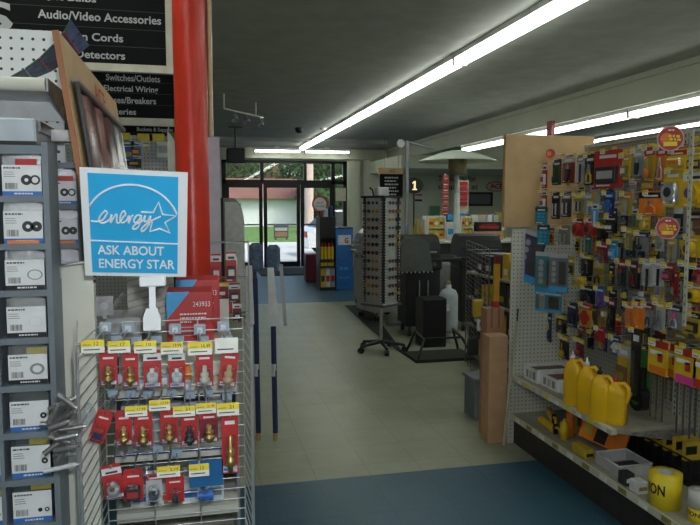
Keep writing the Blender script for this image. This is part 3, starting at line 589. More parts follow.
def pack(loc,w,h,cm,bm,kind,c,c2,rotz,label,group=None,bl=True,tilt=0,cat='packet',name='blister_pack',hdr=.22):
    t=thing(name,label,cat,loc,rotz,group)
    if tilt: t.rotation_euler=(0,tilt,rotz)
    k=MB(); k.prism([(-w/2,0,.006),(-w*.42,0,.011),(w*.42,0,.011),(w/2,0,.006),(w/2,0,-h),(-w/2,0,-h)],(0,.0015,0),cm)
    if hdr: k.box(-w*.5,w*.5,-.0012,.0,-h*hdr,.004,bm); k.box(-w*.3,w*.3,-.0016,-.001,-h*hdr*.75,-h*hdr*.35,'white' if bm!='white' else 'dark')
    k.box(-w*.42,w*.42,-.001,0,-h*.97,-h*.86,'white' if kind in('valve','spout') else cm); k.box(-w*.4,w*.1,-.0014,-.001,-h*.94,-h*.9,'blue' if kind in('valve','spout') else 'white'); part(k,'card',t)
    k=content(MB(),kind,w,h,c,c2,-.002)
    if k.v: part(k,CN[kind],t)
    if bl:
        k=MB(); T=.024 if w<.06 else .034; k.box(-w*.4,w*.4,-T,-.002,-h*.92,-h*.28,CL,bev=.006); k.f.pop(1) if False else None; part(k,'blister',t)
    return t
# ------------------------------------------------------------------ LEFT: pegboard wall unit with parts cabinets
p=P(0,31,Y=1.85); m=MB(); m.box(-1.2,P(61,31,Y=1.85).x,1.85,1.856,0,1.94,PEGW); t=m.solo('pegboard','white pegboard panel behind the grey parts cabinets at far left','pegboard')
a=P(0,90,Y=1.62); 
t=thing('shelf','cream steel shelf seen from below, above the blue-grey steel box','shelf',(-.55,1.73,1.79)); zt=P(20,77,Y=1.6).z; zb=P(20,91,Y=1.6).z
xr=P(46,84,Y=1.6).x
k=MB(); k.cyl((-1.2,1.6,(zt+zb)/2),(xr,1.6,(zt+zb)/2),(zt-zb)/2,'creamp',14); part(k,'price_rail',t,world=True)
k=MB(); k.box(-1.2,xr,1.6,1.845,zb+.012,zb+.02,'white'); k.box(-1.2,xr+.005,1.84,1.848,zb-.035,zb+.012,'white'); part(k,'deck',t,world=True)
k=MB(); k.prism([(xr+.002,1.59,zt-.002),(xr+.002,1.59,zb),(xr+.002,1.848,zb-.05),(xr+.002,1.848,zt)],(.004,0,0),'zinc'); part(k,'bracket',t,world=True)
def cabinet(x0,x1,y0,y1,zs,label,xm=None,cols=None):
    """grey steel cabinet: side panels, back and one shelf under every z in zs"""
    t=thing('parts_cabinet',label,'cabinet',((x0+x1)/2,(y0+y1)/2,zs[-1]-.01)); zt=zs[0]+.012; zb=zs[-1]-.01
    for x in (x0,x1-.011):
        k=MB(); k.box(x,x+.011,y0,y1,zb,zt,'cab'); part(k,'side_panel',t,world=True)
    k=MB(); k.box(x0+.011,x1-.011,y1-.003,y1,zb,zt,'cab'); part(k,'back_panel',t,world=True)
    for z in zs:
        k=MB(); k.box(x0+.011,x1-.011,y0,y1-.003,z-.008,z,'cab'); k.box(x0+.011,x1-.011,y0-.001,y0,z-.012,z+.0005,'cab'); part(k,'shelf',t,world=True)
    if xm is not None:
        k=MB(); k.box(xm-.004,xm+.004,y0,y1-.003,zb,zt-.02,'cab'); part(k,'divider',t,world=True)
    return t
YA=1.42
ybot=[196,243.5,290,337.5,384.5,431.5,478,523]
zs=[P(20,148,Y=YA).z]+[P(25,y,Y=YA).z for y in ybot]+[P(25,571,Y=YA).z,P(25,620,Y=YA).z]
XA1=P(50,190,Y=YA).x; XAm=P(0,196,Y=YA).x-.002
XAm=P(3,300,Y=YA).x-.012
cabinet(XAm-.1,XA1,YA-.01,1.50,zs,'tall grey steel cabinet of small parts packets at the left edge',XAm)
SP=[('bluebar','two black washers and a red strip',165,192,148,0),('bluebar','a ring and a cone with an orange strip',211,241,197,1),('blackbar','one oval grey ring',260,285,246,2),('blackbar','one faint ring',307,330,293,3),('blackbar','one thick grey ring under a yellow slip',355,376,341,4),('bluebar','one small black dot',402,427,388,5),('bluebar','one black washer under a yellow slip',447,474,436,6),('bluebar','two washers below a yellow slip',493,519,482,7)]
def packet(x0,x1,y,z0,z1,ztop,kind,idx,label,group=None,narrow=False):
    t=thing('parts_packet',label,'packet',((x0+x1)/2,y,z0),0,group); w=x1-x0; h=z1-z0
    k=MB(); k.box(-w/2,w/2,0,.002,0,h,'white')
    bar='blue' if kind=='bluebar' else 'black'; k.box(-w/2,w/2,-.0007,0,0,h*.15,bar); 
    if not narrow: k.words((-w*.2,-.0012,h*.05),w*.5,h*.05,RX,UZ,'white',idx)
    k.words((-w*.45,-.0008,h*.88),w*.45,h*.05,RX,UZ,'dark',idx+9)
    for i in range(3): k.box(-w*.45,-w*.2+.02*w*i,-.0006,0,h*(.76-.07*i),h*(.78-.07*i),'grey')
    rr=random.Random(idx)
    for i in range(12):
        x=-w*.42+i*w*.026; k.box(x,x+w*.012*rr.choice((.6,1.2)),-.0006,0,h*.22,h*.42,'dark')
    def ring(cx,cz,ro,ri,mm,sq=1):
        n=22; vs=[(cx+ro*math.cos(2*PI*i/n),-.0007,cz+sq*ro*math.sin(2*PI*i/n)) for i in range(n)]+[(cx+ri*math.cos(2*PI*i/n),-.0007,cz+sq*ri*math.sin(2*PI*i/n)) for i in range(n)]
        k.add(vs,[(i,(i+1)%n,(i+1)%n+n,i+n) for i in range(n)],mm)
    if idx in(0,1): ring(w*.12,h*.52,h*.17,h*.06,'dark'); ring(w*.34,h*.52,h*.16,h*.1 if idx==0 else h*.03,'dark')
    elif idx==2: ring(w*.26,h*.5,w*.2,w*.165,'grey',.72)
    elif idx==3: ring(w*.24,h*.5,w*.17,w*.162,'lgrey',.8)
    elif idx==4: ring(w*.24,h*.5,w*.19,w*.12,'grey',.85)
    elif idx in(5,6): ring(w*.36,h*.5,w*.085,w*.03,'black')
    else: ring(w*.2,h*.38,w*.06,0,'black'); ring(w*.38,h*.38,w*.065,w*.03,'dark')
    part(k,'card',t)
    k=MB(); H_=ztop-z0-.003; k.prism([(-w*.5,.004,0),(-w*.5,.004,H_*.93),(-w*.2,.004,H_),(w*.3,.004,H_*.96),(w*.5,.004,H_*.9),(w*.5,.004,0)],(0,.05,0),BAGM); part(k,'clear_bag',t)
    if idx in(4,6,7): k=MB(); k.box(-w*.05,w*.48,.008,.01,h,min(H_*.98,h+.012),'tagy'); part(k,'yellow_slip',t)
    if idx==0: k=MB(); k.box(-w*.15,w*.4,.0,.004,h+.0,h+.012,'red'); part(k,'red_slip',t)
    if idx==1: k=MB(); k.box(-w*.4,w*.4,-.006,-.004,-.0,.006,'orange'); part(k,'orange_strip',t)
    return t
for kind,what,yt,yb_,ytop,idx in SP:
    lean=(yt-165)/355.*12
    x0=P(1+lean,yt,Y=YA).x; x1=P(40.5+lean*.95,yt,Y=YA).x; z1=P(20,yt,Y=YA).z; zt=P(20,ytop,Y=YA).z; z0=zs[1+idx]+.0003
    x0=max(x0,XAm+.0045); x1=min(x1,XA1-.012)
    packet(x0,x1,YA+.002,z0,z1,zt-.003,kind,idx,f'packet in the left cabinet, card showing {what}')
for idx in(4,5,6,7):
    z0=zs[1+idx]+.0003; packet(XAm-.085,XAm-.006,YA+.002,z0,z0+.058,z0+.085,'bluebar',(6,6,6,7)[idx-4],'half hidden packet at the left edge, '+('topmost','second from top','third from top','lowest')[idx-4]+' of its column')
# second, farther cabinet
YB2=1.66; zz=[P(60,163,Y=YB2).z]+[P(60,y,Y=YB2).z for y in (204.5,243.5,283)]
xl=P(50.5,190,Y=YB2).x-.03; xr2=-.262
cabinet(xl,xr2,YB2-.01,1.845,zz,'small grey steel cabinet between the tall cabinet and the wooden board')
for i,(yt,top) in enumerate(((181,166),(219,207),(262,247))):
    z0=zz[1+i]+.0003; packet(xl+.014,xr2-.012,YB2+.004,z0,P(60,yt,Y=YB2).z,P(60,top,Y=YB2).z,'bluebar',(0,1,2)[i],('upper','middle','lowest')[i]+' packet in the small farther grey cabinet beside the wooden board')
# blue-grey steel box on top of cabinet
a=P(0,149,Y=1.5);b=P(35,118,Y=1.5); z0=zs[0]+.0125
t=thing('steel_case','blue-grey steel case lying on top of the tall parts cabinet','case',(-.42,1.6,z0)); k=MB(); k.box(-.6,b.x,1.5,1.72,z0,b.z,'cabl',bev=.004); part(k,'body',t,world=True)
k=MB(); k.box(-.6,b.x+.001,1.497,1.5,z0,z0+.008,'black'); k.box(-.46,-.44,1.49,1.497,z0,z0+.012,'black'); part(k,'latch_strip',t,world=True)
k=MB(); k.box(b.x+.001,b.x+.006,1.52,1.66,z0+.03,b.z-.004,'dsteel'); k.box(b.x+.006,b.x+.05,1.62,1.66,z0+.02,b.z-.01,'zinc'); part(k,'hinge_arm',t,world=True)
# wooden board with film panel
A1=P(58,30,Y=1.5);B1=P(98,262,Y=1.5); 
t=thing('divider_board','tan wooden divider board with a red Ace logo and a shiny dark film panel','board',(B1.x,2.0,B1.z)); up1=(A1-B1); upn=up1.normalized(); L=up1.length
n1=Vector((upn.z,0,-upn.x))   # faces the aisle
k=MB(); pr=[B1,A1,A1+Vector((0,1.0,0)),B1+Vector((0,1.0,0))]; k.prism([p-n1*.012 for p in pr],n1*.012,'wood'); 
k.prism([p-n1*.012+Vector((0,-.0015,0)) for p in (B1,A1,A1+Vector((0,.0015,0)),B1+Vector((0,.0015,0)))],n1*.012,mat('board_edge',(.32,.13,.06),rough=.7)); part(k,'board',t,world=True)
def bp(y,s): return B1+upn*(s*L)+Vector((0,y,0))+n1*.001
k=MB(); n=26; s0,s1=0,.8
vs=[]; 
for j in range(9):
    for i in range(n+1):
        y=.06+.9*i/n; s=.02+(.78)*j/8; vs.append(bp(y,s)+n1*(.006+.004*math.sin(i*1.1+j*.35)+.002*math.sin(i*2.7-j)))
k.add(vs,[(j*(n+1)+i,j*(n+1)+i+1,(j+1)*(n+1)+i+1,(j+1)*(n+1)+i) for j in range(8) for i in range(n)],mat('silver_film',(.05,.055,.05),rough=.22,metal=.6,vary=.7,scale=7),True); part(k,'film',t,'shiny silver grey film',world=True)
k=MB(); 
k.tube([bp(.05,.8)+n1*.01,bp(.99,.8)+n1*.01],.008,'dsteel',6); k.tube([bp(.05,.02)+n1*.01,bp(.05,.8)+n1*.01],.006,'dark',6); part(k,'film_frame',t,world=True)
k=MB(); o_=bp(.42,.84); k.text('ACE',o_+n1*.001,.22,.05,Vector((0,1,0)),upn,mat('faded_red',(.5,.1,.06),rough=.7),.02); k.tube([bp(.53,.87)+n1*.001+Vector((0,.17*math.cos(i*PI/10),0))+upn*(.045*math.sin(i*PI/10)) for i in range(4,17)],.002,'faded_red',4) if False else None
part(k,'logo',t,'faded red Ace logo',world=True)
# curled sheet behind the board
arc=[(11,77),(25,69),(40,58),(54,44),(64,32),(71,20)]
k=MB(); brick=mat('slate_print',(.09,.12,.22),rough=.4,vary=.5,scale=40); vs=[]
YC=1.8
for i,(x,y) in enumerate(arc):
    a=P(x,y,Y=YC-.12); b=P(x+5+i*2.6,y+6+i*3.8,Y=YC-.02); vs+=[a,b]
k.add(vs+[v+Vector((0,.004,0)) for v in vs],[(2*i,2*i+1,2*i+3,2*i+2) for i in range(5)]+[(12+2*i+2,12+2*i+3,12+2*i+1,12+2*i) for i in range(5)],brick,True); k.tube([v+Vector((0,.002,0)) for v in vs[0::2]],.003,'dgreen',4)
for i in range(1,5): k.tube([vs[2*i]+Vector((0,-.003,0)),vs[2*i+1]+Vector((0,-.003,0))],.0018,'lgrey' if i%2 else 'red',4)
k.tube([(vs[2*i]+vs[2*i+1])/2+Vector((0,-.003,0)) for i in range(6)],.0012,'black',4)
for i in range(0): pass
k.solo('curled_flyer','curled dark blue printed sheet sticking up behind the wooden divider board','flyer')
# cream end panel under the board
XP0=P(62,300,Y=1.5).x; XPR=.12
m=MB(); m.box(XP0,P(94,300,Y=1.5).x+.0,1.5,1.53,0,B1.z-.005,'creamp'); 
for z in (1.352,1.34): m.cyl((-.218,1.4995,z),(-.218,1.5,z),.0035,'black',10)
m.box(XP0-.002,XP0,1.499,1.532,0,B1.z-.005,'purple')  # purple strip paints the shadow line along the panel's left edge
k=m; t=thing('upright_board','cream upright panel below the wooden divider board, left of the wire rack','panel',((XP0+.0)/2-.1,1.515,0)); part(k,'panel',t,world=True)
k=MB(); z=P(80,264,Y=1.49).z; k.tube([(XP0-.002,1.488,z-.03),(XP0,1.488,z-.006),(XP0+.02,1.488,z),(XP0+.05,1.488,z+.003)],.004,'wire'); part(k,'wire_loop',t,world=True)
# slatted grey panel + shelving behind the wire rack
t=thing('end_shelving','cream shelf unit with grey ribbed back behind the wire rack','shelving',(-.07,1.85,0)); X0,X1=-.205,.085
k=MB(); zr=1.42; k.box(X0,-.075,2.02,2.04,0,zr,'creamp'); k.box(-.075,X1,2.02,2.04,0,1.22,'creamp'); 
for i in range(26):
    z=.9+i*.02; k.prism([(X0,2.018,z),(X0+.13,2.018,z+.03),(X0+.13,2.018,z+.035),(X0,2.018,z+.006)],(0,-.002,0),'lgrey')
part(k,'back_panel',t,world=True)
shz=[P(150,388,Y=1.64).z,P(150,452,Y=1.64).z,P(150,512,Y=1.64).z]
for i,z in enumerate(shz+[shz[2]-.2,shz[2]-.42]):
    k=MB(); k.box(X0,X1,1.64,2.02,z-.006,z,'creamp'); k.box(X0,X1,1.636,1.64,z-.02,z+.002,'creamp')
    if i==1: k.box(X0,X1,1.6345,1.636,z-.004,z+.002,mat('blue_strip',(.06,.06,.4)))
    part(k,'shelf',t,'cream shelf with a blue strip' if i==1 else None,world=True)
for x in(X0-.008,X1):
    k=MB(); k.box(x,x+.008,1.7,2.04,0,1.1,'zinc'); part(k,'upright',t,world=True)
# boxes on these shelves
a=P(167,331,Y=1.75);b=P(213,291,Y=1.75)
def redbox(x0,x1,y0,y1,z0,z1,label):
    t=thing('product_box',label,'box',((x0+x1)/2,y0,z0)); k=MB(); k.box(x0,x1,y0,y1,z0,z1,'red',bev=.002); w=x1-x0;h=z1-z0
    k.add([(x0,y0-.001,z1),(x0+w*.5,y0-.001,z1),(x0,y0-.001,z1-h*.55)],[(0,2,1)],'sky'); part(k,'carton',t,world=True)
    k=MB(); k.text('243933',(x0+w*.56,y0-.002,z1-h*.3),w*.37,h*.1,RX,UZ,'white'); 
    for i in range(3): k.words((x0+w*.28,y0-.002,z1-h*(.46+.08*i)),w*(.6,.55,.25)[i],h*.03,RX,UZ,'white',i)
    for i in range(3): k.box(x0+w*.28,x0+w*(.8-.1*i),y0-.0015,y0-.001,z0+h*(.28-.08*i),z0+h*(.3-.08*i),'pink' if 0 else 'lgrey')
    part(k,'lettering',t,world=True)
t0=MB()
zsh=shz[0]
redbox(a.x,b.x,1.75,1.86,a.z-.03,b.z,'red box with blue corner and number 243933 behind the top of the wire rack')
redbox(a.x+.02,b.x+.02,1.87,1.98,a.z-.03,b.z+.018,'red box with blue edge directly behind the numbered red box')
MB().box(X0+.005,X1-.002,1.72,1.99,shz[0]+.001,a.z-.031,'creamp',bev=.005).solo('shelf_carton','cream carton on the top shelf under the red boxes','box')
p=P(130,325,Y=1.74); MB().box(P(92,330,Y=1.75).x+.02,P(140,330,Y=1.75).x,1.8,1.95,a.z-.03,P(130,318,Y=1.8).z,'lgrey',bev=.004).solo('grey_carton','low grey carton left of the red boxes behind the wire rack','box')
p=P(104,306,Y=1.6); k=MB(); k.box(p.x-.02,p.x+.02,1.6,1.604,p.z-.022,p.z+.022,'zinc'); k.cyl(p+Vector((0,-.004,0)),p+Vector((0,.0,0)),.009,'steel',12); k.box(p.x-.004,p.x+.004,1.604,2.018,p.z-.03,p.z-.02,'zinc'); k.solo('metal_bracket','small zinc plate bracket above the left corner of the wire rack','bracket')
# under-shelf goods: black torch, orange spool, white labels
a=P(174,401,Y=1.7);b=P(220,393,Y=1.7); k=MB(); z=(a.z+b.z)/2; k.cyl((a.x,1.7,shz[1]+.094),(a.x+.03,1.7,shz[1]+.094),.004,'black',10,.009); 
k=MB(); zc=z; k.cyl((a.x,1.7,zc),(a.x+.035,1.7,zc),.004,'black',10,.009); k.cyl((a.x+.035,1.7,zc),(b.x,1.7,zc),.009,'dark',10); k.cyl((b.x-.03,1.7,zc),(b.x,1.7,zc),.0095,'zinc',10); k.solo('black_marker','long black marker lying across the rack above the second tag row','marker')
MB().box(X0+.01,X1-.01,1.69,1.98,shz[1]+.001,zc-.0092,'lgrey',bev=.003).solo('flat_carton','pale flat carton on the middle shelf under the black marker','box')
for i in range(2): pass
a=P(186,384,Y=1.66);b=P(193,357,Y=1.66); 
for i in(0,1):
    x=P(181+7*i,370,Y=1.68).x; k=MB(); k.lathe([(0,0),(.009,0),(.009,.03),(.006,.034),(.006,.05),(0,.05)],'orange',(x,1.668,shz[0]+.0005),12); k.solo('orange_vial',('left','right')[i]+' of two small orange vials on the cream shelf behind the first pack row','vial')
for i in range(4):
    x0=X0+.03+.06*i; boxpack('label_card',('first','second','third','fourth')[i]+' white boxed part from the left on the lowest visible shelf','box',x0,x0+.045,1.66,1.76,shz[2]+.001,shz[2]+.06,'white',('blue','orange','blue','grey')[i])
# ------------------------------------------------------------------ wire rack
YR=1.55; YF=1.30; XL=P(105,400,Y=YR).x; XRr=P(244,400,Y=YR).x; ZT=P(150,321,Y=YR).z; ZB=.45
t=thing('wire_rack','chrome wire grid rack with side wings, full of blister packed valves','rack',((XL+XRr)/2,YR,ZB))
k=MB(); z=ZT; i=0
while z>ZB: k.tube([(XL,YR,z),(XRr,YR,z)],.0014,'wire',5); z-=.0254
for j in range(4): 
    x=XL+(XRr-XL)*j/3; k.tube([(x,YR+.002,ZB),(x,YR+.002,ZT)],.0018,'wire',5)
part(k,'back_grid',t,world=True)
k=MB(); z=ZT-.0
XF=P(78,400,Y=YF).x
while z>ZB: k.tube([(XL,YR,z),(XF,YF,z-.0)],.0014,'wire',5); z-=.0254
k.tube([(XF,YF,ZB),(XF,YF,ZT)],.0035,'wire',8); k.tube([(XF-.003,YF-.008,ZB),(XF-.003,YF-.008,ZT-.01)],.002,'wire',6); part(k,'left_wing',t,world=True)
k=MB(); z=ZT; XG=XRr+.008
while z>ZB: k.tube([(XRr,YR,z),(XG,YR-.14,z)],.0014,'wire',5); z-=.0254
k.tube([(XG,YR-.14,ZB),(XG,YR-.14,ZT)],.0035,'wire',8); k.tube([(XG+.004,YR-.11,ZB),(XG+.004,YR-.11,ZT)],.002,'wire',8); part(k,'right_wing',t,world=True)
k=MB()
for zz_ in (ZT,ZT-.02): k.tube([(XF,YF,zz_),(XL+.0,YR-.1,zz_+.0),(XG,YR-.14,zz_)],.0014,'wire',5) if False else None
k.tube([(XF,YF,ZB),(XL,YR,ZB),(XRr,YR,ZB),(XG,YR-.14,ZB),(XF,YF,ZB)],.003,'wire',6)
for x,y in((XF,YF),(XG,YR-.14),(XL,YR),(XRr,YR)): k.tube([(x,y,ZB),(x,y,0)],.004,'wire',6)
part(k,'base_frame',t,world=True)
YP=1.40; 
def lp(px,py,Y=YP): return P(px,py,Y=Y)
rows=[
 [((81,104,340,353),'12'),((108,130,341,353),'17'),((134,156,341,353),'10'),((161,183,342,354),'19.99'),((188,212,342,355),'16.49'),((215,238,338,353),'')],
 [((125,147,406,417),'17.99'),((149,170,400,411),'17.99'),((173,195,406,417),'31'),((196,216,403,414),'21.99'),((217,239,403,416),'21')],
 [((157,180,466,478),'2.79'),((189,209,464,477),'12')]]
names=['first','second','third','fourth','fifth','sixth']; rw=['top','middle','lowest']
for r_,row in enumerate(rows):
    for i,(b4,num) in enumerate(row):
        x0,x1,y0,y1=b4; a=lp(x0,y1,1.355); b=lp(x1,y0,1.355); w=b.x-a.x; hh=b.z-a.z
        hook(((a.x+b.x)/2,YP,a.z+hh*.68),YR-YP,.037,0,f'wire hook with yellow white price tag, {names[i]} from left, {rw[r_]} tag row',None,w,hh,'tagy' if num else 'tag',num or None,True,.0022)
for i,px in enumerate((117,153,124)):   # bare hooks
    z=lp(px,(396,396,454)[i]).z; hook((lp(px,396).x,YP,z),YR-YP,.02,0,'bare wire hook with blue clip, '+('left in','right in','left end of')[i]+(' the row above the middle packs',' the row above the middle packs',' the row above the lowest packs')[i],None,0,0,'tag',None,True,.0022)
PR=[ # x0,x1,y0,y1,card,kind,c,c2,tilt,label
 (101,116,354,383,'red','valve','brass','brass',0,'red card with brass valve stem, leftmost of the top pack row'),
 (124,137,355,384,'red','valve','brass','lgrey',0,'red card with dark brass stem, second in the top pack row'),
 (145,160,354,385,'red','spout','white','lgrey',0,'red card with white cartridge, third from left in the top pack row'),
 (170,184,354,385,'red','spout','white','lgrey',0,'red card with white cartridge beside the orange vials, top pack row'),
 (197,212,354,384,'red','valve','cream','brass',0,'red card with cream plastic stem, fifth in the top pack row'),
 (223,238,353,384,'red','valve','tan','white',.12,'tilted red card with tan stem, rightmost of the top pack row'),
 (98,112,414,441,'red','box','red','navy',.35,'tilted red boxed pack at the left end of the middle row'),
 (117,131,414,443,'red','valve','brass','brass',0,'red card with short brass stem, second in the middle pack row'),
 (136,151,414,444,'red','valve','brass','brass',0,'red card with fat brass stem, third in the middle pack row'),
 (162,177,412,441,'red','valve','brass','brass',0,'red card with two-step brass stem, fourth in the middle pack row'),
 (182,197,415,443,'red','valve','dark','brass',0,'red card with dark topped brass stem, fifth in the middle pack row'),
 (201,217,413,440,'maroon','valve','brass','brass',0,'dark red card with pointed brass stem, sixth in the middle pack row'),
 (223,237,416,470,'red','valve','brass','brass',0,'long red card with tall brass stem at the right rack end'),
 (103,120,468,497,'red','spout','lgrey','brass',-.12,'red card with metal ball, leftmost of the lowest pack row'),
 (125,142,472,499,'red','box','dark','red',0,'red boxed pack with clear top, second of the lowest pack row'),
 (147,161,474,500,'lgrey','spout','steel','dark',0,'grey clear pack with metal part, third of the lowest pack row'),
 (167,183,478,501,'red','driver','dark','red',0,'bright red pack under a price tag in the lowest row')]
for x0,x1,y0,y1,cm,kd,c,c2,tl,lb in PR:
    a=lp(x0,y1);b=lp(x1,y0); cx=(a.x+b.x)/2; pack((cx,YP,b.z-.002),(b.x-a.x)*1.12,(b.z-a.z)*1.06,cm,'white' if kd=='spout' and cm=='red' else 'red',kd,c,c2,0,lb,None,True,tl,hdr=.16)
    k=None
hz=[]
for x0,x1,y0,y1,cm,kd,c,c2,tl,lb in PR[:]:
    b=lp((x0+x1)/2,y0); k=MB(); zz=b.z+.003; k.tube([(0,YR-YP,0),(0,-.01,0),(0,-.012,.008)],.0018,'wire',5); k.box(-.011,.011,YR-YP-.012,YR-YP,-.008,.008,'blue_clip' if 0 else MATS['blue_clip']); o=k.build('peg_hook'); o.location=(b.x,YP,zz); tag(o,'hook of the '+lb,'hook')
a=lp(190,504);b=lp(223,459)
t=thing('part_bag','blue header bag with a blue plastic fitting at lower right of the rack','bag',((a.x+b.x)/2,YP,a.z)); w=b.x-a.x;h=b.z-a.z; k=MB()
k.box(-w/2,w/2,0,.002,h*.38,h,mat('deep_blue',(.02,.13,.33),rough=.35)); k.words((-w*.35,-.001,h*.72),w*.4,h*.05,RX,UZ,'white'); part(k,'header_card',t); k=MB(); k.box(-w/2,w/2,-.014,.014,0,h*.38,CL,bev=.006); part(k,'clear_bag',t)
k=MB(); k.cyl((-w*.25,0,h*.18),(w*.2,0,h*.18),.009,'blue',12); k.cyl((w*.05,0,h*.18),(w*.2,0,h*.18),.012,'blue',12); k.cyl((-w*.05,0,h*.1),(-w*.05,0,h*.28),.008,'blue',12); part(k,'blue_fitting',t)
# clear crumpled bags
for i,(px,py,l) in enumerate(((88,413,'crumpled clear bag at the left wing of the wire rack'),(147,470,'crumpled clear bag above the grey pack in the lowest row'))):
    p=P(px,py,Y=1.39-(.02 if i else .0)); rr=random.Random(i); k=MB(); k.lathe([(0,-.02),(.012,-.016),(.016,0),(.011,.013),(.004,.02),(0,.02)],CL,(0,0,0),9); k.v=[v*(1+rr.uniform(-.25,.25)) for v in k.v]; k.v=[v+p for v in k.v]; k.solo('clear_bag',l,'bag')
# ---- bead chain and hanging metal handles on the left wing
t=thing('bead_chain','beaded chain hanging down beside the left wing of the wire rack','chain',(P(77,322,Y=1.27).x,1.27,P(77,322,Y=1.27).z)); k=MB()
for i in range(70):
    p=P(77.5-1.5*math.sin(i*.04),322+i*1.42,Y=1.28); k.lathe([(0,-.0016),(.0016,0),(0,.0016)],'zinc',p-t.location,6)
k.tube([P(77.3,320,Y=1.28)-t.location,P(76,421,Y=1.28)-t.location],.0005,'dark',4); part(k,'chain',t)
rr=random.Random(3)
for i in range(20):
    py=402+(i%10)*5.6+rr.uniform(-2,2); px=rr.uniform(58,74) if i<10 else rr.uniform(50,66); c=P(px,py,Y=1.25+.014*(i%4)); a=rr.uniform(-.35,.5) if i%3 else rr.uniform(.6,1.2); a=-.75 if i==0 else a; d=Vector((math.cos(a),rr.uniform(-.25,.25),math.sin(a)))*rr.uniform(.016,.022)
    k=MB(); k.cyl(c-d,c+d*.9,.0052,'bundle',10); k.cyl(c+d*.9,c+d*1.1,.0034,'steel',8); k.solo('metal_cylinder','grey metal cylinder in the bundle hanging left of the wire rack','metal part','metal cylinders bundled left of the wire rack')
c=P(60,468,Y=1.24); d=Vector((.027,0,.004)); k=MB(); k.cyl(c-d,c+d,.0042,'lgrey',12); k.cyl(c+d,c+d*1.25,.0042,'lgrey',12,.0005); k.solo('pale_cylinder','pale pointed cylinder lying across the grey metal bundle','metal part')
k=MB(); a=P(76,420,Y=1.28); 
for i in range(9): b=P(70+3*math.sin(i*1.7),425+i*5,Y=1.265); k.tube([a,b],.0007,'zinc',4)
k.solo('hanging_wires','thin wires from which the grey metal bundle hangs','wire')
# ------------------------------------------------------------------ energy star sign
TL=P(78,168,Y=1.235);TR=P(187,172.5,Y=1.235);BRr=P(187,277.5,Y=1.31);BL=P(86.5,275,Y=1.31)
ctr=(TL+TR+BRr+BL)/4; ux=((TR-TL)+(BRr-BL)).normalized(); uz=((TL-BL)+(TR-BRr)); uz=(uz-ux*uz.dot(ux)).normalized(); un=ux.cross(uz)  # towards back
if un.y<0: un=-un
SW=((TR-TL).length+(BRr-BL).length)/2; SH=((TL-BL).length+(TR-BRr).length)/2
def S(u,v,d=0): return ctr+ux*(u*SW/2)+uz*(v*SH/2)-un*d
t=thing('energy_sign','blue and white energy star sign on a white stem above the wire rack','sign',S(0,-1)-Vector((0,0,.0)))
k=MB(); k.prism([S(-1,-1),S(1,-1),S(1,1),S(-1,1)],un*.004,'signw'); part(k,'board',t,world=True)
k=MB(); u0,u1,v0,v1=-.86,.82,-.93,.92; k.prism([S(u0,v0,.0006),S(u1,v0,.0006),S(u1,v1,.0006),S(u0,v1,.0006)],un*.0006,'cyan'); part(k,'blue_panel',t,world=True)
def pxs(x,y):   # 525 px zoom of the sign, origin (38,12)..(466,490)
    return (u0+(x-42)/(466-42)*(u1-u0), v1-(y-20)/(488-20)*(v1-v0))
def stroke(k,pts,w,mm='signw'):
    P3=[S(*pxs(x,y),.0015) for x,y in pts]; k.tube(P3,w,mm,6)
sm=lambda pts,n=6:[tuple(( (2*b[j])+(c[j]-a[j])*u+(2*a[j]-5*b[j]+4*c[j]-d[j])*u*u+(3*b[j]-a[j]-3*c[j]+d[j])*u**3)/2 for j in(0,1)) for a,b,c,d in zip([pts[0]]+pts[:-2],pts[:-1],pts[1:],pts[2:]+[pts[-1]]) for u in [q/n for q in range(n)]]+[pts[-1]]
k=MB(); stroke(k,[(44,167)]+[(255+224*math.cos(a)-8,250-186*math.sin(a)) for a in [PI*.86-i*PI*.76/24 for i in range(25)]],.0019); 
k2=MB(); stroke(k2,[(42,331),(466,337)],.0015); part(k,'arc',t,world=True); part(k2,'divider_line',t,world=True)
k=MB(); stroke(k,sm([(48,238),(80,240),(102,232),(118,212),(126,196),(116,190),(98,206),(86,228),(92,244),(112,244),(136,228),(146,205),(140,244),(158,214),(170,204),(170,240),(184,240),(200,216),(212,202),(206,186),(192,200),(186,228),(196,242),(216,230),(228,208),(226,242),(238,214),(250,204)]),.0017)
stroke(k,sm([(286,206),(268,204),(252,226),(258,240),(276,226),(288,204),(280,244),(262,268),(244,268),(258,248),(290,232),(306,206),(302,232),(318,228),(332,206),(324,244),(304,272),(288,280),(292,262),(330,232),(382,205)]),.0017); part(k,'script_lettering',t,world=True)
st_=[(288,188),(346,188),(372,138),(390,196),(456,200),(402,234),(428,284),(376,264),(328,280),(340,232)]
k=MB(); stroke(k,st_,.0019); part(k,'star',t,world=True)
k=MB()
for s,x0,x1,yb_,yt in (('ASK ABOUT',72,398,398,352),('ENERGY STAR',76,452,465,418)):
    a=pxs(x0,yb_);b=pxs(x1,yt); k.text(s,S(*a,.0014),(b[0]-a[0])*SW/2,(b[1]-a[1])*SH/2,ux,uz,'signw',.018)
part(k,'lettering',t,world=True)
k=MB(); c0=S(0,-1); a=P(139,279,Y=1.31);b=P(166,286,Y=1.31); k.box(a.x,b.x,1.306,1.322,b.z,a.z+.004,'signw',bev=.002); part(k,'clamp',t,world=True)
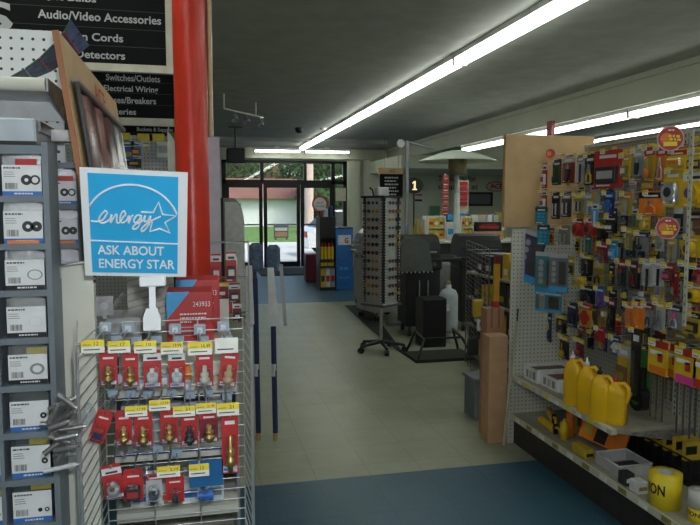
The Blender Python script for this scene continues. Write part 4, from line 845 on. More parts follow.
k=MB(); a=P(152,284,Y=1.31); b=P(152,318,Y=1.31); k.box(a.x-.006,a.x+.006,1.31,1.318,b.z,a.z,'signw'); a2=P(143,316,Y=1.31);b2=P(161,330,Y=1.31); k.prism([(a2.x+.006,1.308,a2.z+.014),(b2.x-.006,1.308,a2.z+.014),(b2.x,1.308,a2.z-.004),(b2.x,1.308,b2.z),(a2.x,1.308,b2.z),(a2.x,1.308,a2.z-.004)],(0,.01,0),'signw'); part(k,'stem',t,world=True)
k=MB(); k.tube([((a2.x+b2.x)/2,1.318,b2.z+.004),((a2.x+b2.x)/2,YR,b2.z+.004)],.002,'wire'); part(k,'support_wire',t,world=True)
# ------------------------------------------------------------------ red column, conduit, hanging sheet
t=thing('red_column','round steel column painted glossy red beside the left shelving','column',(-.019,2.67,0)); k=MB(); k.cyl((-.019,2.67,0),(-.019,2.67,ZC),.063,'pole',36); part(k,'shaft',t); 
for ch in t.children: ch.data.transform(Matrix.Translation((.019,-2.67,0)))
t=thing('cable_conduit','thin cream conduit running down the right side of the red column','pipe',(.055,2.66,1.9)); k=MB(); zb_=P(207,137,Y=2.66).z; k.cyl((.055,2.66,zb_),(.055,2.66,ZC),.008,'tan',8); part(k,'pipe',t,world=True)
a=P(209,262,Y=2.9);b=P(219.5,137,Y=2.9); k=MB(); k.box(a.x,b.x,2.9,2.905,a.z,b.z,mat('lilac_sheet',(.5,.46,.53),rough=.5)); k.tube([((a.x+b.x)/2,2.9,b.z),((a.x+b.x)/2,2.9,ZC)],.002,'wire'); k.solo('hanging_sheet','pale lilac plastic strip hanging just right of the red column','sheet')
# ------------------------------------------------------------------ aisle signs
def aisle(Y,x0,x1,y0,y1,lines,label,big=None,fr=True,shear=0):
    a=P(x0,y1,Y=Y);b=P(x1,y0,Y=Y); a.z=P(x1,y1,Y=Y).z; t=thing('aisle_sign',label,'sign',((a.x+b.x)/2,Y,a.z)); f_=.045*Y/3
    k=MB(); k.box(a.x,b.x,Y,Y+.02,a.z,b.z,'sgnblk')
    for l in lines[1:]:
        z=(P(x1,l[4]-3,Y=Y).z); k.box(a.x,b.x,Y-.0006,Y,z,z+.002,'dark')
    part(k,'panel',t,world=True)
    k=MB(); k.box(a.x-.0,b.x+f_,Y-.005,Y+.025,a.z-f_*.7,a.z,'cream'); k.box(b.x,b.x+f_,Y-.005,Y+.025,a.z,b.z,'cream'); part(k,'frame',t,world=True)
    k=MB()
    for s,lx,rx,by,ty in lines:
        p=P(lx,by,Y=Y-.002);q=P(rx,ty,Y=Y-.002); p.z=P(rx,by,Y=Y-.002).z; k.text(s,p,q.x-p.x,q.z-p.z,RX,UZ,'signtxt',.02)
    part(k,'lettering',t,world=True)
    if big:
        s,lx,rx,by,ty=big; p=P(lx,by,Y=Y-.002);q=P(rx,ty,Y=Y-.002); k=MB(); k.text(s,p,q.x-p.x,q.z-p.z,RX,UZ,'signtxt',.02); part(k,'big_letter',t,world=True)
    for s in(.15,.85):
        k=MB(); x=a.x+(b.x-a.x)*s; k.cyl((x,Y+.01,b.z),(x,Y+.01,ZC),.002,'wire',5); part(k,'hanging_wire',t,world=True)
aisle(3.0,-130,164,-42,66,[('Light Bulbs',37,96,4.5,-3.5),('Audio/Video Accessories',38,161,25,16.5),('Extension Cords',38,123,42.5,34.5),('Smoke Detectors',38,125,60,52)],'large black aisle sign with white product words at the top left',('S',-22,12,30,2))
aisle(4.2,82,176,67,119,[('Switches/Outlets',106,160,82.5,76),('Electrical Wiring',104,158,94.5,87),('Fuses/Breakers',106,156,104.5,98),('Batteries',104,136,115,109)],'second black aisle sign beside the red column, about switches and wiring')
aisle(6.0,110,176,123,146,[('Buckets & Supplies',137,173,133,128),('Cleaning',137,160,142,137)],'third and farthest black aisle sign low behind the wooden board')
# far pegboard unit seen left of column
a=P(118,200,Y=5.0);b=P(168,136,Y=5.0); t=thing('pegboard_unit','distant white pegboard hung with goods left of the red column','pegboard',((a.x+b.x)/2,5.0,0)); k=MB(); k.box(a.x-.5,b.x,5.0,5.02,0,b.z,PEGW); part(k,'pegboard',t,world=True)
k=MB(); k.box(b.x,b.x+.05,4.95,5.05,0,b.z+.02,'olive'); part(k,'side_post',t,world=True)
for i,(px,py,w,h,m_,l) in enumerate(((128,152,.09,.13,'blue','blue packet on the distant pegboard, lower left'),(136,150,.07,.1,'sky','light blue packet with red disc on the distant pegboard'),(146,147,.06,.07,'white','white packet on the distant pegboard'),(134,162,.1,.08,'dark','dark packet on the distant pegboard, bottom'))):
    p=P(px,py,Y=4.97); pack((p.x,4.97,p.z+h/2),w,h,m_,'white','box','red' if i==1 else m_,'yellow',0,l,None,False)
    MB().tube([(p.x,4.96,p.z+h/2+.006),(p.x,5.0,p.z+h/2+.006)],.002,'wire').solo('peg_hook','short hook carrying the '+l.split(' on ')[0]+' on the distant pegboard'+(l.split('pegboard')[1] if 'pegboard' in l else ''),'hook')
for i,(px,py) in enumerate(((122,145),(145,146),(157,146))):
    p=P(px,py-8,Y=4.96); MB().box(p.x-.05,p.x+.05,4.96,5.0,p.z-.02,p.z+.03,'tagy').solo('price_tag','yellow price tag on the distant pegboard, '+('left','middle','right')[i]+' of three','tag')
p=P(163,150,Y=4.9); k=MB(); k.box(p.x-.05,p.x+.05,4.9,4.94,p.z-.06,p.z+.06,'white',bev=.01); k.box(p.x-.03,p.x+.03,4.895,4.9,p.z-.02,p.z+.03,'lgrey'); k.box(p.x-.01,p.x+.01,4.94,5.0,p.z-.01,p.z+.01,'grey'); k.solo('thermostat','small white boxed thermostat at the right of the distant pegboard','thermostat')
a=P(168,170,Y=4.4);b=P(178,130,Y=4.4); k=MB(); k.prism([(a.x,4.4,a.z),(b.x,4.45,a.z-.1),(b.x,4.45,b.z-.1),(a.x,4.4,b.z)],(0,.02,0),'creamp'); k.tube([(a.x+.01,4.41,b.z),(a.x+.01,4.41,ZC)],.003,'wire'); k.solo('hanging_board','cream angled panel hanging just left of the red column','panel')
# ------------------------------------------------------------------ left run beyond the rack
t=thing('shelf_run','long left shelving run receding toward the doors','shelving',(-.02,5.2,0))
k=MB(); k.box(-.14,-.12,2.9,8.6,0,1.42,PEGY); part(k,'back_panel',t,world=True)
for z in(.12,.42,.72,1.02):
    k=MB(); k.box(-.12,.1,2.9,8.6,z-.02,z,'creamp'); part(k,'shelf',t,world=True)
k=MB(); k.box(-.12,.08,2.92,8.6,0,.1,'dark'); part(k,'base',t,world=True)
k=MB(); k.box(-.14,.1,8.6,8.62,0,1.42,'creamp'); k.box(-.14,.1,2.88,2.9,0,1.1,PEGX); part(k,'end_panel',t,world=True)
goods=['red','white','blue','yellow','grey','brown','dgreen','orange']
wd={'red':'red','white':'white','blue':'blue','yellow':'yellow','grey':'grey','brown':'brown','dgreen':'dark green','orange':'orange'}
for zi,z in enumerate((.12,.42,.72,1.02)):
    y=2.95; i=0
    while y<8.15:
        w=R.uniform(.22,.4); c=R.choice(goods); k=MB(); k.box(-.11,.08,y,y+w-.02,z+.0005,z+R.uniform(.15,.25),c,bev=.005); k.box(.08,.081,y+w*.2,y+w*.7,z+.05,z+.11,'white' if c!='white' else 'red'); k.solo('carton',f'{wd[c]} carton on the '+('lowest','second','third','top')[zi]+' shelf of the receding left run','box',f'{wd[c]} cartons on the '+('lowest','second','third','top')[zi]+' shelf of the left run'); y+=w
# red cards and wire basket at its near end
t=thing('wire_basket_rack','chrome wire rack of red cards behind the numbered red box','rack',(.09,2.86,.9)); k=MB()
for z in(1.35,1.2,1.05): k.tube([(.03,2.78,z),(.2,2.78,z),(.21,2.86,z),(.03,2.86,z),(.03,2.78,z)],.002,'wire',5)
for x in(.03,.2): k.tube([(x,2.78,.9),(x,2.78,1.36)],.003,'wire',6)
k.tube([(.03,2.78,.9),(.03,2.884,.9)],.003,'wire',6); part(k,'grid',t,world=True)
for i,(px0,px1,py0,py1,m_,l) in enumerate(((211,221,254,280,'red','red card with white print, upper left in the small wire rack'),(226,236,252,280,'red','red card with hanging hole, upper right in the small wire rack'),(213,228,281,296,'maroon','dark red card with a yellow sticker in the small wire rack'),(229,240,283,300,'maroon','dark red card at the right edge of the small wire rack'),(217,232,297,312,'red','lower red card with picture in the small wire rack'),(233,241,302,320,'maroon','lowest dark red card in the small wire rack'))):
    a=P(px0,py1,Y=2.77);b=P(px1,py0,Y=2.77); pack(((a.x+b.x)/2,2.77-.004*(i%2),b.z-.01),b.x-a.x,b.z-a.z,m_,'tagy' if i==2 else 'white','box','dark' if i%2 else 'red','white',0,l,None,False,hdr=.2)
# floor-standing mops
def mop(px,pyb,pyt,label,hm):
    first_=px<265
    q=P(px,pyb,Z=0); zt=P(px,pyt,Y=q.y).z; t=thing('dust_mop',label,'mop',(q.x,q.y,0))
    k=MB(); k.cyl((0,0,0),(-.0,.0,.05),.017,'tan',12); k.cyl((0,0,.05),(-.01,.0,zt-.2),.017,'navy',12); k.cyl((-.005,0,.42),(-.0052,0,.5),.0175,'white',12); k.cyl((-.01,0,zt-.2),(-.012,0,zt),.012,'dark',10); part(k,'handle',t)
    k=MB(); k.box(-.045,.04,-.03,.03,zt-.16,zt+.02,hm,bev=.02); mh=part(k,'mop_head',t)
    o_=.0 if first_ else .025; k=MB(); k.prism([(-.07+o_,-.037,zt-.12),(-.03+o_,-.037,zt-.12),(-.02+o_*2,-.037,zt-.49),(-.07+o_*1.4,-.037,zt-.49)] ,(0,.006,0),'white'); k.box(-.05+o_,-.03+o_,-.032,.0,zt-.15,zt-.12,'white'); part(k,'card_sleeve',mh)
    if not first_:
        k=MB(); k.prism([(.03,-.037,zt-.1),(.052,-.037,zt-.1),(.075,-.037,zt-.49),(.055,-.037,zt-.49)],(0,.006,0),'lgrey'); k.box(.025,.04,-.032,.0,zt-.14,zt-.12,'lgrey'); part(k,'side_flap',mh)
    return t
bl=mat('blue_grey_mop',(.12,.17,.26),rough=.95,bump=.6,vary=.4,scale=50)
mop(258.5,440,246,'dark blue handled dust mop standing upside down, left of the pair',bl)
mop(275.5,440,248,'dark blue handled dust mop standing upside down, right of the pair',bl)
# arched white header
a=P(221,300,Y=7.0);b=P(246,198,Y=7.0); t=thing('arched_display','white display panel with curved green-grey right edge, left of the doors','display',((a.x+b.x)/2,8.9,0)); Yq=8.9; a=P(221,300,Y=Yq);b=P(244,198,Y=Yq); W_=b.x-a.x
out=[(a.x,Yq,0),(a.x,Yq,b.z)]+[(a.x+W_*.5+W_*.5*math.sin(i*PI/16),Yq,b.z-.0-(1-math.cos(i*PI/16))*.35) for i in range(0,9)]+[(b.x,Yq,0)]
k=MB(); k.prism(out,(0,.1,0),mat('green_grey',(.25,.3,.26),rough=.5)); part(k,'frame',t,world=True)
inn=[((x-a.x)*.78+a.x+.07,Yq-.004,z-.05 if z>0 else .1) for x,_,z in out]; k=MB(); k.prism(inn,(0,.004,0),'white'); part(k,'face',t,world=True)
k=MB(); k.box(a.x-.02,a.x+.05,Yq-.02,Yq,0,b.z-.0,'black'); part(k,'edge_strip',t,world=True)
# ------------------------------------------------------------------ RIGHT gondola
X0,XBk=1.91,2.38; YE=3.80; YN=.2
t=thing('gondola','long shelving unit with pegboard back and steel base along the right','shelving',(2.3,2.0,0))
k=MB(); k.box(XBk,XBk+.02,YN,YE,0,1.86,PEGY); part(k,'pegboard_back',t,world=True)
k=MB(); k.box(X0+.02,XBk,YN,YE,0,.165,mat('kick_plate',(.03,.028,.025),rough=.6,vary=.3)); part(k,'base',t,world=True)
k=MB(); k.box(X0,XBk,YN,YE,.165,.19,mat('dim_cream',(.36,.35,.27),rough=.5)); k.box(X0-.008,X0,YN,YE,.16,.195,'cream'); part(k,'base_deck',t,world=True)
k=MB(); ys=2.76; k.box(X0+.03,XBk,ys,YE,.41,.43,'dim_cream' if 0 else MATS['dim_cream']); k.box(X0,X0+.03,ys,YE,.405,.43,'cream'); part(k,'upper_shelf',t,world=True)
k=MB(); k.prism([(X0+.04,ys-.003,.409),(XBk,ys-.003,.409),(XBk,ys-.003,.33)],(0,.003,0),'zinc'); part(k,'shelf_bracket',t,world=True)
for i,y in enumerate((YE-.02,2.9,1.68,.46)):
    k=MB(); k.box(XBk-.012,XBk,y-.015,y+.015,0.19,1.88,'creamp'); 
    for j in range(55): k.box(XBk-.0125,XBk-.012,y-.004,y+.004,.22+j*.03,.235+j*.03,'dark')
    part(k,'upright',t,world=True)
k=MB(); k.box(1.89,XBk+.1,YE,YE+.012,.0,1.355,PEGX); part(k,'end_pegboard',t,world=True)
k=MB(); k.box(1.83,2.43,YE-.012,YE+.02,1.37,1.935,'wood'); part(k,'end_board',t,'tan wooden end board',world=True)
for z in (1.86,1.84):
    k=MB(); k.box(XBk-.02,XBk+.03,YN,YE,z,z+.015,'creamp'); part(k,'top_rail',t,world=True) if z==1.86 else None
# price-tag dabs on the shelf edge
for i in range(9):
    y=3.7-i*.11; MB().box(X0-.0015,X0,y-.02,y+.02,.408,.428,'tagy' if i%2 else 'tag').solo('shelf_label','small price label clipped to the front edge of the upper right shelf','label','price labels on the upper shelf edge')
for i in range(14):
    y=3.7-i*.15; MB().box(X0-.0095,X0-.008,y-.03,y+.03,.165,.19,'olive' if i%2 else 'tag').solo('shelf_label','small price label on the front edge of the bottom deck','label','price labels on the bottom deck edge')
XPK=2.13
def side(x0,y0,x1,y1,X=XPK):
    a=P(x0,(y0+y1)/2,X=X);b=P(x1,(y0+y1)/2,X=X); c=P((x0+x1)/2,y0,X=X); d=P((x0+x1)/2,y1,X=X)
    return (a.y+b.y)/2,abs(a.y-b.y),c.z,c.z-d.z
ROT=-PI/2
RP=[ # x0,y0,x1,y1,card,band,kind,c,c2,words,tagcolour
 (541,164,549,187,'red','white','box','white','red','red card with white label at the far top corner'),
 (553,160,561,184,'dgreen','black','driver','dgreen','lgrey','dark green card next to the red corner card'),
 (562,156,575,182,'maroon','lgrey','knife','black','steel','maroon card with two knives in the top row'),
 (577,155,584,182,'lgrey','grey','blade','navy','lgrey','slim grey card between maroon and black cards'),
 (585,155,595,184,'black','dark','pliers','yellow','steel','black card with yellow bottom, top row'),
 (596,151,620,187,'red','red','box','dark','lgrey','big red card with two tool windows, top row'),
 (622,155,631,178,'yellow','gold','box','olive','white','yellow card right of the big red card'),
 (633,150,643,175,'grey','lgrey','knife','dark','steel','grey card with black folding knife'),
 (644,147,655,180,'gold','red','driver','orange','red','gold and red card with orange tool'),
 (656,147,667,180,'orange','red','pliers','steel','lgrey','orange card with shiny pliers'),
 (668,150,686,168,'yellow','red','box','yellow','orange','wide yellow card with red band below the round red sign'),
 (688,150,706,170,'yellow','gold','box','dark','yellow','yellow card with dark tool at the top right edge'),
 (664,170,682,206,'yellow','gold','tape','lgrey','dark','tall yellow card with pale disc, second row'),
 (684,172,704,206,'yellow','white','tape','yellow','purple','yellow clear pack with round tape, right edge'),
 (540,190,549,209,'red','white','box','white','red','lower red card with white label at the far corner'),
 (552,193,560,218,'black','dark','bits','white','dark','black card with white bits, second row'),
 (562,193,571,216,'dark','grey','bits','steel','black','dark card with silver bits, second row'),
 (574,193,583,213,'olive','tagy','bits','lgrey','dark','olive card with grey bits, second row'),
 (584,193,592,214,'grey','lgrey','blade','steel','dark','grey card with a steel blade, second row'),
 (592,203,598,226,'sky','white','blade','white','sky','slim pale blue tube card'),
 (604,192,614,214,'navy','blue','rounds','blue','navy','navy card with blue discs'),
 (606,216,617,232,'black','dark','box','black','white','black boxed pack with a white line'),
 (622,193,632,214,'gold','orange','blade','steel','dark','gold card with grey blade, second row'),
 (641,192,661,214,'orange','black','pliers','orange','steel','broad orange card with open pliers'),
 (640,216,650,229,'gold','yellow','rounds','yellow','orange','gold card with yellow discs'),
 (548,228,556,244,'yellow','red','rounds','red','yellow','yellow card with red discs beside the teal strips'),
 (560,226,569,243,'grey','olive','bits','steel','olive','grey card right of the yellow disc card'),
 (575,219,584,235,'red','maroon','tape','red','maroon','red card with round tape, left of two'),
 (586,219,596,235,'red','red','tape','red','dark','red card with round tape, right of two'),
 (598,224,607,240,'black','yellow','driver','black','yellow','black and yellow card in the middle row'),
 (600,243,608,262,'maroon','red','driver','maroon','dark','maroon card beside the light blue card'),
 (610,241,618,259,'sky','teal','box','sky','white','light blue card in the middle of the wall'),
 (625,228,633,249,'olive','yellow','bits','yellow','grey','olive card with yellow and grey bits'),
 (636,232,648,250,'grey','dark','driver','black','brass','grey card with black and gold pen'),
 (684,236,701,256,'yellow','yellow','tape','yellow','maroon','big yellow tape measure pack at the right edge'),
 (655,232,664,250,'lgrey','grey','rounds','steel','grey','pale card with steel washers under the lower round sign'),
 (553,262,563,291,'gold','maroon','bits','steel','lgrey','gold and maroon card with silver bits'),
 (566,258,574,274,'olive','yellow','box','dark','yellow','olive card left of the black middle pack'),
 (582,254,592,273,'black','gold','knife','black','grey','black card with knife, middle row'),
 (576,277,585,285,'yellow','tagy','rounds','yellow','brass','small yellow card above the black pouch'),
 (579,286,596,302,'black','dark','pliers','black','dark','wide black pouch under the small yellow card'),
 (597,287,604,306,'purple','blue','driver','purple','navy','purple card right of the black pouch'),
 (618,260,626,285,'dark','red','knife','dark','red','dark card with red header, third row'),
 (629,262,638,286,'dark','maroon','knife','maroon','dark','dark card with maroon knife, third row'),
 (643,260,652,285,'lgrey','lgrey','blade','black','dark','pale card with a wide black blade, left of two'),
 (654,260,663,285,'lgrey','lgrey','blade','black','dark','pale card with a wide black blade, right of two'),
 (664,264,675,281,'maroon','red','box','maroon','pink','dark red card right of the black blades'),
 (682,262,692,280,'black','gold','box','black','gold','black and gold card right of the upright post'),
 (694,265,704,284,'red','maroon','box','red','dark','red card at the right edge, third row'),
 (688,284,703,301,'yellow','gold','tape','yellow','black','yellow tape measure card at the right edge, third row'),
 (626,303,634,328,'orange','orange','blade','orange','gold','bright orange slim card, left of two'),
 (636,303,644,328,'orange','orange','blade','orange','gold','bright orange slim card, right of two'),
 (607,298,616,330,'black','maroon','driver','black','red','long black card with dark red header'),
 (645,303,653,326,'grey','maroon','pliers','dark','steel','grey card with pliers, fourth row'),
 (656,301,665,330,'lgrey','yellow','pliers','grey','steel','pale card with long shears'),
 (579,303,592,326,'gold','red','rounds','red','yellow','gold and red card, fourth row'),
 (567,303,578,326,'navy','dark','bits','navy','black','navy card with dark bits, fourth row'),
 (545,314,555,341,'navy','black','pliers','navy','yellow','navy strap pack low at the far end'),
 (557,314,566,332,'black','tagy','pliers','black','yellow','black strap pack beside the navy one'),
 (596,327,606,341,'red','red','box','red','maroon','short red card above the yellow bottles'),
 (612,336,620,353,'blue','navy','rounds','white','lgrey','blue card with two shiny white discs'),
 (560,335,569,358,'black','gold','driver','gold','black','black and gold card above the white cartons'),
 (575,338,585,356,'maroon','tagy','driver','red','yellow','maroon card behind the yellow bottles'),
 (617,345,630,394,'gold','lgrey','box','brown','olive','long gold card hanging low, fifth row'),
 (631,328,640,400,'black','dark','blade','black','dark','very long black card hanging low'),
 (668,305,682,328,'grey','dark','pliers','steel','pink','grey card with pink handled snips'),
 (686,312,702,334,'yellow','black','box','black','yellow','yellow and black card at the right edge, fourth row'),
 (684,345,694,350,'dark','dark','box','dark','grey','tiny dark card behind the blade packs'),
]
zrow={}
for i,(x0,y0,x1,y1,cm,bm,kd,c,c2,words) in enumerate(RP):
    yc,w,zt,h=side(x0,y0,x1,y1); XPK=2.13
    if yc>3.735:
        q=P((x0+x1)/2,y0,Y=3.735); XPK=q.x; yc=3.735; w=.05; zt=q.z; h=q.z-P((x0+x1)/2,y1,Y=3.735).z
    pack((XPK,yc,zt-.006),max(w*.96,.02),h,cm,bm,kd,c,c2,ROT+R.uniform(-.1,.22),words+', on the right pegboard wall',None,(i%2==0),cat='packet')
    hook((XPK,yc,zt+.002),XBk-XPK-.002,.028,ROT,'tagged hook of the '+words,None,.042,.026,'tagy',None)
XPK=2.13
# second layer of goods deeper on the same hooks, in the gaps
cols=['gold','dark','grey','maroon','olive','black','navy','lgrey','yellow','brown','red','dgreen','teal']
nm={'gold':'gold','dark':'charcoal','grey':'grey','maroon':'maroon','olive':'olive','black':'black','navy':'navy','lgrey':'pale grey','yellow':'yellow','brown':'brown','red':'red','dgreen':'dark green','teal':'teal'}
XD=2.27
kinds=['knife','bits','box','driver','pliers','rounds','blade']
j=0
for r_,z in enumerate((1.78,1.63,1.48,1.33,1.18,1.03,.90,.77)):
    y=3.70 if r_<6 else 3.66
    while y>1.75:
        w=R.uniform(.05,.1); h=R.uniform(.1,.14); c=R.choice(cols); c2=R.choice(cols)
        if not(r_ in(4,5) and y>3.62):
            zz=z+R.uniform(-.015,.015); pack((XD,y-w/2,zz),w,h,c,R.choice(['white','tagy','red','dark',c]),kinds[j%7],c2,'steel',ROT+R.uniform(-.08,.12),f'{nm[c]} packet hanging deep in the right pegboard wall, behind front goods',f'{nm[c]} packets deep in the right pegboard wall',False)
            k=MB(); k.tube([(0,XBk-XD-.001,0),(0,-.09,0),(0,-.092,.008)],.0016,'wire',5); k.box(-.022,.022,-.0935,-.092,-.008,.016,'tagy' if j%3 else 'tag'); o=k.build('peg_hook'); o.location=(XD,y-w/2,zz+.0085); o.rotation_euler=(0,0,ROT); tag(o,'hook with small tag deep in the right pegboard wall','hook','hooks deep in the right pegboard wall'); j+=1
        y-=w+R.uniform(.015,.06)
a=P(684,326,X=2.07);b=P(684,130,X=2.07); t=thing('clip_strip','long cream slotted strip hanging upright before the goods near the right edge','strip',(2.07,a.y,a.z)); k=MB(); k.box(2.068,2.072,a.y-.011,a.y+.011,a.z,b.z,'cream')
for j in range(22): z=a.z+.015+j*(b.z-a.z-.02)/22; k.box(2.0675,2.068,a.y-.004,a.y+.004,z,z+.012,'grey')
part(k,'strip',t,world=True); k=MB(); k.tube([(2.072,a.y,b.z-.01),(XBk,a.y,b.z-.01)],.002,'wire'); k.tube([(2.072,a.y,a.z+.05),(XBk,a.y,a.z+.05)],.002,'wire'); part(k,'holder_wire',t,world=True)
# saw blade packs with bright footers
for i,(x0,y0,x1,y1,ft,l) in enumerate(((647,340,667,420,'orange','long saw blade pack with red header and orange footer'),(662,343,682,402,'orange','long saw blade pack partly behind, between orange and pink footers'),(673,348,695,437,'pink','long saw blade pack with red header and pink footer'),(692,352,712,440,'red','long saw blade pack with red footer at the right edge'))):
    X=XPK-.05 if i!=1 else XPK; yc,w,zt,h=side(x0,y0,x1,y1,X); t=thing('saw_blade_pack',l,'saw blades',(X,yc,zt),ROT)
    hh=.16; k=MB(); k.box(-w/2,w/2,0,.0015,-hh,.0,'yellow'); k.box(-w/2,w/2,-.001,.0,-.035,.0,'red'); k.box(-w*.4,w*.2,-.001,0,-.07,-.05,'tag'); k.box(0,w*.25,-.001,0,-.1,-.06,'red'); k.box(-w*.42,w*.42,-.002,0,-hh,-hh*.76,ft); part(k,'card',t)
    for s in(-.3,0,.3):
        k=MB(); k.box(s*w-.006,s*w+.006,.002,.003,-h,-hh+.02,'dsteel'); part(k,'blade',t)
    hook((X,yc,zt+.002),XBk-X-.002,.03,ROT,'tagged hook of the '+l,None,.05,.032,'tagy',None)
    ch=MB(); ch.box(-.004,.004,-.001,.0015,-.005,.008,'yellow'); part(ch,'hang_tab',t)
# green and black trimmer
yc,w,zt,h=side(638,350,652,408,2.2); t=thing('grass_shear','green tool card with round black head hanging low on the wall','tool',(2.2,yc,zt),ROT)
k=MB(); k.box(-w/2,w/2,0,.004,-h*.75,0,'green'); part(k,'card',t); k=MB(); k.cyl((0,0,-h*.84),(0,-.05,-h*.84),.06,'black',20); k.cyl((0,-.05,-h*.84),(0,-.055,-h*.84),.03,'green',14); k.box(-.02,.02,-.03,0,-h*.8,-h*.3,'black',bev=.006); part(k,'tool_body',t)
MB().tube([(2.17,yc,zt+.0),(2.38,yc,zt+.0)],.003,'wire').solo('peg_hook','hook carrying the green tool card','hook')
# blue bags and teal strips at the end of the wall
for i,(x0,y0,x1,y1,m_,tl,l) in enumerate(((530,232,543,284,'navy',.28,'dark blue long pack tilted left at the end of the wall'),(540,252,553,294,'teal',0,'clear blue-bottomed pack with round parts, left of the pair'),(553,254,564,292,'cab',.0,'clear blue-bottomed pack, right of the pair'),(541,293,556,312,'teal',0,'short teal pack below the blue-bottomed pair'))):
    X=2.02-.015*i; yc,w,zt,h=side(x0,y0,x1,y1,X); yc=min(yc,YE-.03-w/2 if i else YE-.06); t=thing('blue_bag',l,'bag',(X,yc,zt),ROT+.5); t.rotation_euler=(0,tl,ROT+.5)
    w=max(w,.085 if i<3 else .09); k=MB(); k.box(-w/2,w/2,0,.003,-h*.9,0,m_); k.box(-w/2,w/2,-.001,0,-h*.1,0,'lgrey')
    for j in range(4): k.cyl((-w*.25,-.001,-h*(.25+.15*j)),(-w*.25,-.0,-h*(.25+.15*j)),w*.12,'lgrey',10)
    k.box(w*.02,w*.4,-.001,0,-h*.8,-h*.2,'dark'); part(k,'card',t); k=MB(); k.box(-w/2,w/2,-.004,.006,-h,-h*.86,'sky'); part(k,'blue_footer',t); k=MB(); k.box(-w*.48,w*.48,-.016,-.003,-h*.86,-h*.14,CL,bev=.004); part(k,'clear_bag',t)
    hook((X,yc,zt-.006),XBk-X-.002,.01,ROT,'long hook carrying the '+l,None,0)
for i,(x0,y0,x1,y1) in enumerate(((534,208,549,224),(536,226,551,245))):
    X=2.03; yc,w,zt,h=side(x0,y0,x1,y1,X); yc=min(yc,YE-.05); pack((X,yc,zt),.085,h,'teal','dark','grid','sky','sky',ROT+.5,('upper','lower')[i]+' teal card with rows of pale tablets at the far end',None,False)
    hook((X,yc,zt+.008),XBk-X-.002,.01,ROT,'long hook carrying the '+('upper','lower')[i]+' teal card',None,0)
# round red signs
for i,(px,py,rp,X) in enumerate(((670.5,138.5,12.5,2.06),(667.5,228,11,2.06),(550.5,153.5,5,2.1))):
    c=P(px,py,X=X); dist=(c-Vector((0,0,H))).dot(fw); r=rp*dist/F; t=thing('round_price_sign',('upper large','lower large','small far')[i]+' round red price sign '+('above the top row of goods','in the middle of the right wall','at the far top corner of the wall')[i],'sign',c,-.55)
    k=MB(); k.cyl((0,.003,0),(0,0,0),r,'lgrey',28); part(k,'rim',t); k=MB(); k.cyl((0,0,0),(0,-.001,0),r*.92,'red',28); k.cyl((-r*.3,-.001,0),(-r*.3,-.0015,0),r*.45,'orange',16)
    if i<2: k.box(-r*.5,r*.5,-.002,-.001,-r*.6,-r*.25,'tagy'); k.words((-r*.15,-.0025,r*.12),r*.9,r*.2,Vector((1,0,-.1)),UZ,'tagy',4); k.words((-r*.05,-.0025,-r*.14),r*.8,r*.18,Vector((1,0,-.1)),UZ,'tagy',7); k.box(-r*.85,r*.85,-.002,-.001,-r*.22,-r*.19,'maroon'); k.words((-r*.2,-.0025,r*.6),r*.45,r*.12,RX,UZ,'white')
    part(k,'face',t)
    k=MB(); k.tube([(0,.003,0),(.0,.02,0)],.003,'wire'); part(k,'clip',t)
    MB().tube([(X+.01,c.y+.015,c.z),(XBk+.0,c.y+.015,c.z)],.0022,'wire').solo('sign_holder','wire arm holding the '+('upper large','lower large','small far')[i]+' round red sign','holder')
# ---- goods on the upper shelf
def jug(px,py,top,capc,label,s=1.):
    q=P(px,py,Z=.43); zt=P(px,top,X=q.x).z; h=(zt-.43); t=thing('chalk_bottle',label,'bottle',(q.x,q.y,.4302),-.9); w=.048*s; d=.04*s; hb=h*.62
    k=MB(); hb=h*.72; rings=[(0,.92),(.03*h,1),(hb*.88,1),(hb*.97,.9),(h*.76,.7),(h*.82,.32),(h*.86,.28)]
    vs=[];n=16
    for z,f in rings:
        for i in range(n):
            a=2*PI*i/n; c_,s_=math.cos(a),math.sin(a); e=.45
            vs.append((w*f*math.copysign(abs(c_)**e,c_)+(0 if z<hb else -.008*(z/h)),d*f*math.copysign(abs(s_)**e,s_),z))
    fs=[(r*n+i,r*n+(i+1)%n,(r+1)*n+(i+1)%n,(r+1)*n+i) for r in range(len(rings)-1) for i in range(n)]; k.add(vs,fs,'bottle_y' if 0 else MATS['bottle_y'],True); k.add(vs,[tuple(range(n-1,-1,-1)),tuple(range((len(rings)-1)*n,len(rings)*n))],MATS['bottle_y']); part(k,'body',t)
    k=MB(); k.tube([(w*.1,0,h*.8),(w*.7,0,h*.84),(w*1.12,0,h*.76),(w*1.2,0,h*.6),(w*.95,0,h*.45)],.01,MATS['bottle_y'],8); part(k,'handle',t)
    k=MB(); k.lathe([(0,0),(.013,0),(.013,.014),(.006,.02),(.003,h*.14),(0,h*.14)],capc,(-.008,0,h*.86),12); part(k,'cap',t)
mat('bottle_y',(.85,.5,.01),rough=.3,vary=.04)
jug(573,404,350,'white','yellow chalk bottle with white spout, farthest of the four on the upper right shelf')
jug(587,412,357,'white','yellow chalk bottle with white spout, second from the far end')
jug(600,420,366,'black','yellow chalk bottle with black cap, third from the far end')
jug(616,423,374,'red','yellow chalk bottle with red cap, nearest of the four')
